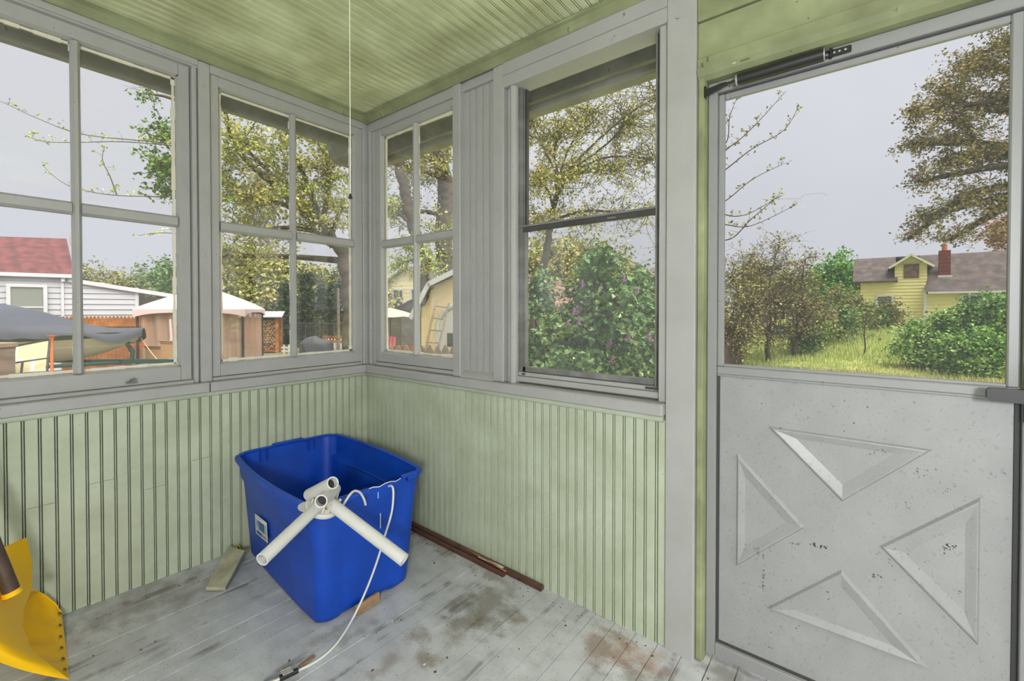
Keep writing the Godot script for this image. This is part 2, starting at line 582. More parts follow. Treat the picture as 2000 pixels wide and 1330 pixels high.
	for k in 22:
		var x0 := 0.0826 * k + 0.0
		var units := 2
		if x0 + 0.0826 > 1.80:
			units = 1
		var b := MB.new()
		var bot := fy(0.0, x0 + 0.08) + 0.001
		b.prism(bead_profile(units, 0.0413, 1.3), Transform3D(Basis(Vector3.RIGHT, Vector3.BACK, Vector3.DOWN), Vector3(x0, 0.778, rng.randf_range(-0.0008, 0.0004))), 0.778 - bot)
		part(b, "plank", M.green, wr)
	bar(wr, "edge_strip", M.green, 1.776, 1.800, fy(0, 1.8), 0.778, -0.02, -0.002, 0.002)
	bar(wr, "sheathing", M.gap, -0.10, 1.80, -0.15, 0.80, -0.12, -0.0195, 0.0)
	bar(wr, "header", M.white, -0.10, 1.80, 2.25, 2.46, -0.12, -0.014, 0.0)
	am = MB.new()
	am.prism(ap, Transform3D(Basis(Vector3.BACK, Vector3.UP, Vector3.LEFT), Vector3(1.797, 0.772, 0.0)), 1.79)
	part(am, "apron_moulding", M.green, wr)
	bar(wr, "window_sill", M.white, 0.034, 1.801, 0.795, 0.839, -0.12, 0.031, 0.005)
	bar(wr, "corner_strip", M.white, 0.022, 0.052, 0.841, 2.294, -0.10, -0.016, 0.002)
	bar(wr, "corner_post", M.white, 0.0, 0.022, 0.841, 2.294, -0.09, -0.006, 0.004)
	bar(wr, "stop", M.white, 0.052, 0.74, 0.840, 0.860, -0.06, -0.004, 0.005)
	bar(wr, "head_casing", M.white, 0.02, 0.742, 2.240, 2.297, -0.10, -0.004, 0.003)
	bar(wr, "casing", M.white, 0.735, 0.788, 0.840, 2.290, -0.10, 0.004, 0.003)
	var wp := bead_profile(1, 0.043, 1.2)
	for k in 5:
		var b := MB.new()
		b.prism(wp, Transform3D(Basis(Vector3.RIGHT, Vector3.BACK, Vector3.DOWN), Vector3(0.786 + 0.043 * k, 2.29, -0.030)), 1.42)
		part(b, "plank", M.white, wr)
	var sill_cove := MB.new()
	sill_cove.prism(PackedVector2Array([Vector2(-0.034, 0), Vector2(0.003, 0), Vector2(0.001, 0.008), Vector2(-0.012, 0.02), Vector2(-0.034, 0.034)]), Transform3D(Basis(Vector3.BACK, Vector3.UP, Vector3.LEFT), Vector3(1.0, 0.839, 0.0)), 0.212)
	part(sill_cove, "sloped_stop", M.white, wr)
	bar(wr, "casing", M.white, 1.000, 1.062, 0.840, 2.290, -0.10, 0.002, 0.003)
	bar(wr, "stop", M.white, 1.068, 1.084, 0.840, 2.182, -0.09, -0.022, 0.002)
	var bd := MB.new()
	bd.prism(PackedVector2Array([Vector2(1.086, -0.09), Vector2(1.118, -0.09), Vector2(1.118, -0.02), Vector2(1.112, -0.010), Vector2(1.102, -0.006), Vector2(1.092, -0.010), Vector2(1.086, -0.02)]), Transform3D(Basis(Vector3.RIGHT, Vector3.BACK, Vector3.DOWN), Vector3(0, 2.182, 0)), 1.342)
	part(bd, "stop_bead", M.white, wr)
	# head board of the double-hung window, in two widths
	bar(wr, "head_casing", M.white_flat, 1.060, 1.803, 2.234, 2.290, -0.02, 0.006, 0.003)
	bar(wr, "head_casing", M.white_flat, 1.060, 1.803, 2.180, 2.233, -0.10, 0.005, 0.003)
	bar(wr, "post", M.white, 1.802, 1.902, fy(0, 1.85) - 0.004, 2.46, -0.10, 0.004, 0.004)
	var hook := MB.new()
	hook.tube([Vector3(1.843, 2.178, 0.003), Vector3(1.843, 2.178, 0.012)], 0.0045, 0.006, 8)
	part(hook, "paint_lump", M.white, wr)
	# ---- window_3
	var w3 := shell("window_3", "four-light white wooden sash beside the corner in the right wall")
	w3.transform.basis = rb
	sash(w3, [0.052, 0.737, 0.862, 2.246], [0.112, 0.713, 0.922, 2.202], -0.020, 0.406, 1.562, M.white, M.dusty_pane)
	# ---- window_4: aluminium storm window in tracks
	var w4 := shell("window_4", "aluminium storm window with a screen in the lower half")
	w4.transform.basis = rb
	for s in [[1.116, 1.136], [1.752, 1.772]]:
		bar(w4, "jamb_track", M.alu, s[0] - 0.002, s[1] - 0.016, 0.86, 2.20, -0.10, -0.035, 0.001)
		for k in 3:
			bar(w4, "track_fin", M.alu, s[0] - 0.002, s[1] - 0.001, 0.86, 2.20, -0.050 - 0.018 * k, -0.047 - 0.018 * k, 0.0005)
	bar(w4, "jamb", M.white, 1.772, 1.803, 0.84, 2.20, -0.10, -0.012, 0.002)
	bar(w4, "rail", M.alu, 1.116, 1.772, 2.190, 2.24, -0.10, -0.06, 0.001)
	# upper sash frame and pane
	bar(w4, "stile", M.alu_dark, 1.128, 1.140, 1.545, 2.215, -0.092, -0.074, 0.001)
	bar(w4, "stile", M.alu, 1.744, 1.757, 1.545, 2.215, -0.092, -0.074, 0.001)
	var up := MB.new()
	up.box(Vector3(1.442, 1.88, -0.083), Vector3(0.61, 0.66, 0.003))
	part(up, "pane", M.pane, w4)
	# lower sash with insect screen
	bar(w4, "meeting_rail", M.alu_dark, 1.116, 1.772, 1.526, 1.551, -0.072, -0.048, 0.002)
	bar(w4, "meeting_rail_lip", M.alu, 1.116, 1.772, 1.546, 1.554, -0.060, -0.042, 0.001)
	bar(w4, "stile", M.alu, 1.118, 1.150, 0.890, 1.526, -0.074, -0.052, 0.002)
	bar(w4, "stile", M.alu_dark, 1.757, 1.772, 0.890, 1.526, -0.074, -0.050, 0.002)
	bar(w4, "rail", M.alu, 1.118, 1.772, 0.890, 0.913, -0.074, -0.052, 0.002)
	var lo := MB.new()
	lo.box(Vector3(1.454, 1.22, -0.064), Vector3(0.61, 0.62, 0.003))
	part(lo, "pane", M.pane, w4)
	var scr := MB.new()
	scr.box(Vector3(1.454, 1.22, -0.094), Vector3(0.62, 0.64, 0.001))
	part(scr, "insect_screen", M.screen, w4)
	bar(w4, "sill_rail", M.white, 1.116, 1.803, 0.871, 0.888, -0.09, -0.038, 0.003)
	bar(w4, "sill_rail", M.white, 1.108, 1.803, 0.846, 0.870, -0.09, -0.026, 0.004)
	bar(w4, "latch", M.alu_dark, 1.140, 1.158, 0.877, 0.885, -0.04, -0.034, 0.001)
	bar(w4, "latch", M.alu_dark, 1.715, 1.765, 0.877, 0.886, -0.04, -0.034, 0.001)
	bar(w4, "finger_pull", M.alu, 1.555, 1.59, 1.530, 1.536, -0.048, -0.042, 0.001)
	# ---- door wall beyond the post
	var gd := Vector3.ZERO
	bar(wr, "door_jamb", M.header, 1.902, 1.925, fy(0, 1.9), 1.965, -0.14, -0.012, 0.005)
	var jm := MB.new()
	jm.prism(PackedVector2Array([Vector2(1.903, -0.06), Vector2(1.927, -0.06), Vector2(1.927, -0.03), Vector2(1.922, -0.022), Vector2(1.912, -0.020), Vector2(1.903, -0.024)]), Transform3D(Basis(Vector3.RIGHT, Vector3.BACK, Vector3.DOWN), Vector3(0, 1.95, 0)), 1.99)
	part(jm, "door_stop", M.header, wr)
	bar(wr, "door_jamb", M.header, 2.715, 2.75, -0.06, 1.965, -0.14, -0.012, 0.005)
	bar(wr, "sheathing", M.house_wall, 2.75, 3.56, -0.15, 2.46, -0.14, 0.0, 0.0)
	bar(wr, "header_board", M.header, 1.902, 2.75, 2.142, 2.46, -0.14, -0.002, 0.003)
	bar(wr, "header_board", M.header, 1.902, 2.75, 2.018, 2.141, -0.14, -0.012, 0.003)
	bar(wr, "header_board", M.header, 1.902, 2.75, 1.976, 2.017, -0.14, -0.001, 0.003)
	var hm := MB.new()
	hm.prism(PackedVector2Array([Vector2(-0.10, 1.945), Vector2(-0.022, 1.945), Vector2(-0.006, 1.957), Vector2(0.006, 1.972), Vector2(0.006, 1.980), Vector2(-0.10, 1.980)]), Transform3D(Basis(Vector3.BACK, Vector3.UP, Vector3.LEFT), Vector3(2.74, 0, 0)), 0.836)
	part(hm, "door_head_moulding", M.header, wr)
	# peeled and lifted paint on the door header
	var peel := [[1455, 113, 22, 9, 0], [1434, 121, 9, 7, 1], [1372, 130, 4, 14, 0], [1382, 116, 3, 10, 0], [1545, 95, 3, 12, 0], [1556, 92, 14, 3, 1], [1690, 36, 14, 3, 0], [1375, 24, 24, 3, 0], [1380, 30, 5, 5, 1], [1590, 62, 3, 9, 0]]
	for q in peel:
		var p := hit(q[0], q[1], Vector3(-0.0005 if q[1] > 100 else 0.011, 0, 0), Vector3.RIGHT)
		var k := 1.0 / FOCAL * (p - EYE).dot(-eye_basis.z)
		var pb := MB.new()
		pb.cbox(Vector3(p.z, p.y, -p.x), Vector3(q[2] * k * 0.75, q[3] * k, 0.0016), 0.0004, Basis(Vector3.BACK, 0.06 * (q[3] % 3)))
		part(pb, "peeled_paint", M.gap if q[4] == 0 else M.ceil, wr)
	# ---- ceiling
	var ce := shell("ceiling", "pale green beadboard ceiling with water stains")
	var cp := bead_profile(2, 0.0413, 1.35)
	z = 0.0
	while z < 3.6:
		var b := MB.new()
		b.prism(cp, Transform3D(Basis(Vector3.BACK, Vector3.DOWN, Vector3.RIGHT), Vector3(-2.9, 2.336 + rng.randf_range(-0.0005, 0.0008), z)), 2.91)
		part(b, "plank", M.ceil, ce)
		z += 0.0826
	bar(ce, "roof_deck", M.sheath, -3.0, 0.12, 2.36, 2.46, -0.12, 3.7, 0.0)
	var cove := PackedVector2Array([Vector2(0, 0), Vector2(0.007, 0.0), Vector2(0.012, 0.006), Vector2(0.016, 0.018), Vector2(0.026, 0.030), Vector2(0.038, 0.036), Vector2(0.038, 0.044), Vector2(0, 0.044)])
	var cm := MB.new()
	cm.prism(cove, Transform3D(Basis(Vector3.BACK, Vector3.UP, Vector3.LEFT), Vector3(0.0, 2.292, 0.0)), 2.9)
	var t1 := part(cm, "trim_1", M.header, self)
	t1.set_meta("kind", "structure")
	cm = MB.new()
	cm.prism(cove, Transform3D(Basis(Vector3.LEFT, Vector3.UP, Vector3.FORWARD), Vector3(0.0, 2.288, 1.803)), 1.803)
	var t2 := part(cm, "trim_2", M.header, self)
	t2.set_meta("kind", "structure")
	# ---- walls behind the camera
	var wh := shell("wall_house", "painted house wall behind the camera")
	bar(wh, "boards", M.house_wall, -3.0, -2.9, -0.15, 2.46, -0.12, 3.7, 0.0)
	var wb := shell("wall_back", "low wall with wide window openings behind the camera")
	bar(wb, "knee_wall", M.house_wall, -2.9, 0.12, -0.15, 0.80, 3.56, 3.68, 0.0)
	bar(wb, "header", M.house_wall, -2.9, 0.12, 2.26, 2.46, 3.56, 3.68, 0.0)
	for x in [-2.85, -1.42, 0.06]:
		bar(wb, "post", M.house_wall, x - 0.06, x + 0.06, 0.80, 2.26, 3.56, 3.68, 0.003)

func added_fill_lamp(where: Vector3, energy: float) -> void:
	# added lamp, unseen behind the camera, put in to brighten the porch
	var t := thing("added_fill_lamp", "added fill lamp with glowing globe, unseen behind the camera", "lamp", where)
	var b := MB.new()
	b.lathe([Vector2(0.0, 0.0), Vector2(0.14, 0.0), Vector2(0.14, 0.02), Vector2(0.03, 0.035), Vector2(0.0, 0.036)], Transform3D.IDENTITY, 24)
	part(b, "base", M.black, t)
	b = MB.new()
	b.tube([Vector3(0, 0.03, 0), Vector3(0, 1.28, 0)], 0.012, 0.012, 10)
	part(b, "pole", M.black, t)
	b = MB.new()
	var pr := []
	for i in 17:
		var a := -PI / 2 + PI * i / 16.0
		pr.append(Vector2(0.15 * cos(a), 1.42 + 0.15 * sin(a)))
	b.lathe(pr, Transform3D.IDENTITY, 28)
	var g := StandardMaterial3D.new()
	g.albedo_color = Color(0.95, 0.95, 0.93)
	g.emission_enabled = true
	g.emission = Color(1.0, 0.99, 0.97)
	g.emission_energy_multiplier = 1.0
	part(b, "fill_globe", g, t)
	var l := OmniLight3D.new()
	l.name = "fill_light"
	l.position = Vector3(0, 1.42, 0)
	l.light_energy = energy
	l.light_color = Color(0.985, 0.99, 1.0)
	l.light_size = 0.15
	l.omni_range = 12.0
	l.omni_attenuation = 2.0
	l.shadow_enabled = true
	t.add_child(l)

func hit(px: float, py: float, p: Vector3, n: Vector3) -> Vector3:
	# where the ray of a pixel meets a plane
	var d := at(px, py, 1.0) - EYE
	return EYE + d * ((p - EYE).dot(n) / d.dot(n))

func on_floor(px: float, py: float, lift := 0.0) -> Vector3:
	return hit(px, py, Vector3(0, lift, 0), Vector3(0.0207, 1.0, 0.0183))

func floor_texture() -> ImageTexture:
	# grey floor paint, worn grain along the planks, dirt and one painted shadow where the photograph shows it; u = x, v = z
	var s := 1024
	var a := noise_bytes(s, 0.006, 101)
	var g := noise_bytes(s, 0.02, 102, 5)
	var f := noise_bytes(s, 0.16, 103, 3)
	# grain drawn out along u
	var fn := FastNoiseLite.new()
	fn.seed = 104
	fn.frequency = 0.03
	fn.fractal_octaves = 3
	var gi := fn.get_seamless_image(96, s)
	gi.resize(s, s, Image.INTERPOLATE_CUBIC)
	gi.convert(Image.FORMAT_L8)
	var gr := gi.get_data()
	# [px, py, radius along x, radius along z, colour, strength, roughness of the outline]
	var marks := [[1185, 1262, 0.085, 0.085, Color(0.48, 0.38, 0.31), 0.85], [1260, 1290, 0.06, 0.07, Color(0.62, 0.50, 0.43), 0.8], [1225, 1285, 0.07, 0.05, Color(0.60, 0.47, 0.40), 0.7],
		[950, 1185, 0.13, 0.12, Color(0.36, 0.33, 0.29), 0.75], [905, 1215, 0.10, 0.06, Color(0.38, 0.34, 0.28), 0.6], [1010, 1212, 0.09, 0.03, Color(0.42, 0.36, 0.29), 0.6],
		[815, 1240, 0.05, 0.04, Color(0.40, 0.34, 0.28), 0.7], [830, 1285, 0.035, 0.05, Color(0.42, 0.35, 0.28), 0.75], [760, 1295, 0.06, 0.03, Color(0.45, 0.39, 0.33), 0.6],
		[395, 1218, 0.02, 0.012, Color(0.3, 0.24, 0.2), 0.9], [300, 1170, 0.25, 0.12, Color(0.42, 0.37, 0.35), 0.5], [860, 1070, 0.05, 0.16, Color(0.46, 0.41, 0.35), 0.6], [960, 1125, 0.03, 0.14, Color(0.46, 0.40, 0.33), 0.6],  # the wide mark by the left wall is the tote's shadow, painted in
		[1420, 1320, 0.12, 0.08, Color(0.35, 0.33, 0.31), 0.7], [1230, 1318, 0.09, 0.05, Color(0.43, 0.41, 0.39), 0.6], [880, 1260, 0.09, 0.03, Color(0.5, 0.47, 0.43), 0.5], [640, 1240, 0.06, 0.03, Color(0.45, 0.42, 0.38), 0.5], [690, 1240, 0.09, 0.02, Color(0.42, 0.39, 0.35), 0.5]]
	var spots := []
	for m in marks:
		var p := on_floor(m[0], m[1])
		spots.append([(p.x + 1.6) / 1.7 * s, (p.z + 0.1) / 2.3 * s, m[2] / 1.7 * s, m[3] / 2.3 * s, m[4], m[5]])
	var data := PackedByteArray()
	data.resize(s * s * 3)
	for y in s:
		var near := []
		for q in spots:
			if absf(y - q[1]) < q[3] * 1.7:
				near.append(q)
		for x in s:
			var i := y * s + x
			var k := 1.0 - 0.10 * (a[i] / 255.0) - 0.10 * (g[i] / 255.0) - 0.05 * (f[i] / 255.0)
			var c := Color(0.79 * k, 0.798 * k, 0.815 * k)
			var worn := clampf((a[i] + g[i] * 0.6 - 205.0) / 60.0, 0.0, 1.0)
			var grain := gr[i] / 255.0
			if grain < 0.36:
				c = c.lerp(Color(0.36, 0.34, 0.33), clampf((0.36 - grain) * 5.0, 0.0, 1.0) * (0.12 + 0.45 * worn))
			for q in near:
				var dx: float = (x - q[0]) / q[2]
				var dy: float = (y - q[1]) / q[3]
				var d := dx * dx + dy * dy
				if d < 2.6:
					var e := clampf((1.25 - sqrt(d) + (g[i] - 128) / 150.0 + (f[i] - 128) / 500.0), 0.0, 1.0) * float(q[5]) * 0.62
					c = c.lerp(q[4], e)
			if f[i] < 42:
				c = c.lerp(Color(0.30, 0.28, 0.27), 0.6)
			data[i * 3] = int(c.r * 255.0); data[i * 3 + 1] = int(c.g * 255.0); data[i * 3 + 2] = int(c.b * 255.0)
	return ImageTexture.create_from_image(Image.create_from_data(s, s, false, Image.FORMAT_RGB8, data))

func door_texture() -> ImageTexture:
	# white enamel with grey smudges and black scuffs; u runs along world z from 1.96 to 2.65, v downwards from y = 0.96 to 0.03
	var s := 768
	var a := noise_bytes(s, 0.007, 201)
	var g := noise_bytes(s, 0.05, 202, 4)
	var data := PackedByteArray()
	data.resize(s * s * 3)
	for i in s * s:
		var k := 1.0 - 0.05 * (a[i] / 255.0) - 0.03 * (g[i] / 255.0)
		if g[i] < 62:
			k *= 0.93
		var b := int(k * 255.0)
		data[i * 3] = b; data[i * 3 + 1] = b; data[i * 3 + 2] = b
	var im := Image.create_from_data(s, s, false, Image.FORMAT_RGB8, data)
	var r := RandomNumberGenerator.new()
	r.seed = 5
	# [px, py, spread along, spread down, how many, darkness]
	for m in [[1590, 1063, 6, 4, 10, 0.12], [1606, 1068, 12, 5, 16, 0.1], [1550, 1062, 12, 4, 8, 0.3], [1852, 1068, 14, 9, 26, 0.22], [1707, 1124, 7, 4, 8, 0.3], [1490, 1130, 2, 32, 26, 0.35], [1477, 1075, 5, 5, 10, 0.35], [1465, 1070, 30, 8, 12, 0.55], [1615, 1158, 4, 6, 5, 0.4], [1712, 883, 14, 8, 14, 0.6], [1800, 920, 20, 8, 14, 0.6], [1850, 955, 26, 10, 12, 0.6], [1868, 1155, 8, 12, 8, 0.55], [1500, 1267, 5, 14, 5, 0.4], [1470, 1240, 8, 10, 5, 0.45], [1941, 925, 14, 6, 5, 0.5], [1775, 990, 12, 6, 6, 0.6], [1760, 1100, 60, 60, 22, 0.65], [1520, 1180, 60, 70, 30, 0.6], [1640, 800, 150, 50, 16, 0.5]]:
		for k in int(m[4]):
			var p := hit(m[0] + r.randfn() * m[2] * 0.6, m[1] + r.randfn() * m[3] * 0.6, Vector3(0.07, 0, 0), Vector3.RIGHT)
			var x := int((p.z - 1.96) / 0.69 * s)
			var y := int((0.96 - p.y) / 0.93 * s)
			var w := r.randi_range(1, 5)
			var h := r.randi_range(1, 3)
			if x > 4 and y > 4 and x < s - 8 and y < s - 8:
				for dx in w:
					for dy in h:
						im.set_pixel(x + dx, y + dy + (dx / 2 if k % 2 == 0 else 0), Color.from_hsv(0, 0, float(m[5]) * r.randf_range(0.8, 1.3)))
	return ImageTexture.create_from_image(im)

func build_door() -> void:
	var d := shell("door_1", "white aluminium storm door with crossbuck panel and screen")
	d.transform.basis = Basis(Vector3.BACK, Vector3.UP, Vector3.LEFT)
	var a: Material = M.door
	# frame: flat outer members, then the channel that holds the inserts
	var yb := fy(0, 2.3) + 0.022
	bar(d, "stile", a, 1.928, 1.957, yb, 1.944, -0.085, -0.050, 0.002)
	bar(d, "stile", a, 2.655, 2.705, yb, 1.944, -0.085, -0.050, 0.002)
	bar(d, "rail", a, 1.957, 2.655, 1.908, 1.944, -0.085, -0.050, 0.002)
	bar(d, "rail", a, 1.957, 2.655, yb, yb + 0.043, -0.085, -0.050, 0.002)
	bar(d, "rail", a, 1.957, 2.655, 0.952, 0.978, -0.085, -0.058, 0.003)
	bar(d, "rail_lip", a, 1.957, 2.655, 0.945, 0.953, -0.085, -0.062, 0.002)
	for s in [[1.957, 1.966], [2.644, 2.655]]:
		bar(d, "channel", M.rubber, s[0], s[1], yb + 0.043, 0.946, -0.09, -0.066, 0.001)
	bar(d, "channel", M.rubber, 1.957, 2.655, yb + 0.043, yb + 0.050, -0.09, -0.064, 0.001)
	bar(d, "gasket", M.rubber, 1.957, 2.655, 1.901, 1.908, -0.09, -0.066, 0.001)
	# screen insert frame
	bar(d, "screen_frame", a, 1.957, 1.976, 0.978, 1.905, -0.085, -0.064, 0.003)
	bar(d, "screen_frame", a, 2.630, 2.652, 0.978, 1.905, -0.085, -0.064, 0.003)
	bar(d, "screen_frame", a, 1.976, 2.630, 1.885, 1.905, -0.085, -0.066, 0.003)
	bar(d, "screen_frame", a, 1.976, 2.630, 0.978, 0.986, -0.085, -0.068, 0.001)
	var sc := MB.new()
	sc.box(Vector3(2.303, 1.435, -0.078), Vector3(0.66, 0.905, 0.001))
	part(sc, "insect_screen", M.screen, d)
	var te := MB.new()
	var tear := [hit(1510, 389, Vector3(0.075, 0, 0), Vector3.RIGHT), hit(1560, 388, Vector3(0.075, 0, 0), Vector3.RIGHT), hit(1572, 380, Vector3(0.075, 0, 0), Vector3.RIGHT), hit(1605, 377, Vector3(0.075, 0, 0), Vector3.RIGHT), hit(1616, 382, Vector3(0.075, 0, 0), Vector3.RIGHT)]
	var loc := []
	for p in tear:
		loc.append(Vector3(p.z, p.y, -p.x))
	te.tube(loc, 0.0008, 0.0006, 5)
	part(te, "screen_tear", M.white, d)
	# kick panel
	var k := MB.new()
	var z0 := 1.966
	var z1 := 2.644
	var ya := yb + 0.050
	var yt := 0.945
	var uvof := func(p: Vector3) -> Vector2: return Vector2((p.x - 1.96) / 0.69, (0.96 - p.y) / 0.93)
	var face := -0.070
	var q := [Vector3(z0, ya, face), Vector3(z1, ya, face), Vector3(z1, yt, face), Vector3(z0, yt, face)]
	k.quad_uv(q, [uvof.call(q[0]), uvof.call(q[1]), uvof.call(q[2]), uvof.call(q[3])])
	k.box(Vector3((z0 + z1) / 2, (ya + yt) / 2, face - 0.008), Vector3(z1 - z0, yt - ya, 0.014))
	M.panel = mat(rgb(154, 155, 157), 0.36)
	M.panel.albedo_texture = door_texture()
	part(k, "kick_panel", M.panel, d)
	var cc := Vector2(2.304, 0.497)
	for e in 4:
		var tri := []
		# corners of the embossed triangles round the centre of the panel
		if e == 0:
			tri = [cc + Vector2(-0.194, 0.297), cc + Vector2(0, 0.104), cc + Vector2(0.194, 0.297)]
		elif e == 1:
			tri = [cc + Vector2(-0.284, -0.192), cc + Vector2(-0.090, 0.0), cc + Vector2(-0.284, 0.194)]
		elif e == 2:
			tri = [cc + Vector2(0.284, 0.192), cc + Vector2(0.086, 0.0), cc + Vector2(0.284, -0.194)]
		else:
			tri = [cc + Vector2(0.194, -0.300), cc + Vector2(0, -0.100), cc + Vector2(-0.194, -0.296)]
		var m: Vector2 = (tri[0] + tri[1] + tri[2]) / 3.0
		var b := MB.new()
		var rings := []
		for st in [[0.0, face + 0.0003], [0.055, face + 0.0075], [0.10, face + 0.0085], [0.36, face + 0.0022], [0.40, face + 0.0012]]:
			var ring := []
			for c in tri:
				var w: Vector2 = c.lerp(m, st[0])
				ring.append(Vector3(w.x, w.y, st[1]))
			rings.append(ring)
		for i in rings.size() - 1:
			for j in 3:
				var p := [rings[i][j], rings[i][(j + 1) % 3], rings[i + 1][(j + 1) % 3], rings[i + 1][j]]
				b.quad_uv(p, [uvof.call(p[0]), uvof.call(p[1]), uvof.call(p[2]), uvof.call(p[3])])
		var l: Array = rings[4]
		b.quad_uv([l[0], l[1], l[2], l[2]], [uvof.call(l[0]), uvof.call(l[1]), uvof.call(l[2]), uvof.call(l[2])])
		part(b, "embossed_triangle", M.panel, d)
	# latch
	var h := MB.new()
	h.prism(PackedVector2Array([Vector2(2.585, 0.958), Vector2(2.592, 0.950), Vector2(2.69, 0.950), Vector2(2.69, 0.982), Vector2(2.590, 0.982), Vector2(2.585, 0.976)]), Transform3D(Basis.IDENTITY, Vector3(0, 0, -0.012)), 0.018)
	h.cbox(Vector3(2.668, 0.966, -0.030), Vector3(0.024, 0.024, 0.05), 0.004)
	h.cbox(Vector3(2.680, 0.970, -0.046), Vector3(0.05, 0.15, 0.01), 0.004)
	part(h, "latch_handle", M.black, d)
	# closer: tube, rod, jamb bracket and door bracket
	var cyl := MB.new()
	cyl.tube([Vector3(2.023, 1.918, -0.022), Vector3(2.252, 1.923, -0.030)], 0.0165, 0.0165, 20)
	var c0 := part(cyl, "closer_tube", M.black, d)
	var cap := MB.new()
	cap.tube([Vector3(2.019, 1.9179, -0.0219), Vector3(2.024, 1.918, -0.022)], 0.0172, 0.0172, 20)
	cap.tube([Vector3(2.2515, 1.923, -0.030), Vector3(2.2545, 1.923, -0.030)], 0.0172, 0.0172, 20)
	part(cap, "end_ring", M.chrome, c0)
	var rod := MB.new()
	rod.tube([Vector3(1.985, 1.915, -0.021), Vector3(2.02, 1.918, -0.022)], 0.004, 0.004, 8)
	part(rod, "closer_rod", M.black, d)
	var br := MB.new()
	br.prism(PackedVector2Array([Vector2(1.922, 1.925), Vector2(1.915, 1.918), Vector2(1.917, 1.895), Vector2(1.926, 1.884), Vector2(1.930, 1.897), Vector2(1.975, 1.908), Vector2(1.992, 1.912), Vector2(1.992, 1.919), Vector2(1.978, 1.920), Vector2(1.932, 1.914), Vector2(1.928, 1.925)]), Transform3D(Basis.IDENTITY, Vector3(0, 0, -0.028)), 0.014)
	part(br, "jamb_bracket", M.black, d)
	var db := MB.new()
	db.cbox(Vector3(2.290, 1.925, -0.045), Vector3(0.052, 0.020, 0.006), 0.002)
	db.cbox(Vector3(2.262, 1.932, -0.040), Vector3(0.024, 0.004, 0.012), 0.001)
	db.cbox(Vector3(2.262, 1.916, -0.040), Vector3(0.024, 0.004, 0.012), 0.001)
	db.tube([Vector3(2.268, 1.910, -0.040), Vector3(2.268, 1.938, -0.040)], 0.004, 0.004, 8)
	part(db, "door_bracket", M.black, d)
	for x in [2.276, 2.288, 2.302]:
		var sc2 := MB.new()
		sc2.lathe([Vector2(0.0035, 0), Vector2(0.003, 0.0015), Vector2(0.0, 0.002)], Transform3D(Basis(Vector3.RIGHT, Vector3.BACK, Vector3.DOWN), Vector3(x, 1.925, -0.042)), 8)
		part(sc2, "screw", M.chrome, d)

func tote_ring(hx: float, hz: float, r: float, bow: float, flat: int) -> Array:
	# points round a rounded rectangle, counter-clockwise seen from above, starting in the middle of the +x side; the long sides bow outwards
	var out := []
	var corners := [[1, -1, 0], [-1, -1, 90], [-1, 1, 180], [1, 1, 270]]
	for i in 4:
		var c: Array = corners[i]
		var prevc: Array = corners[(i + 3) % 4]
		var longside := i % 2 == 0
		for s in flat:
			var t := float(s) / flat
			var a := Vector2(prevc[0] * (hx if longside else hx - r), prevc[1] * (hz - r if longside else hz))
			var b := Vector2(c[0] * (hx if longside else hx - r), c[1] * (hz - r if longside else hz))
			out.append(a.lerp(b, t))
		for s in 7:
			var an := deg_to_rad(c[2] + 90.0 * s / 7.0)
			out.append(Vector2(c[0] * (hx - r), c[1] * (hz - r)) + Vector2(cos(an), -sin(an)) * r)
	for k in out.size():
		var p: Vector2 = out[k]
		var w := clampf(1.0 - pow(absf(p.y) / hz, 2.0), 0.0, 1.0)
		out[k] = Vector2(p.x + signf(p.x) * bow * w * clampf(absf(p.x) / hx, 0.0, 1.0), p.y)
	return out

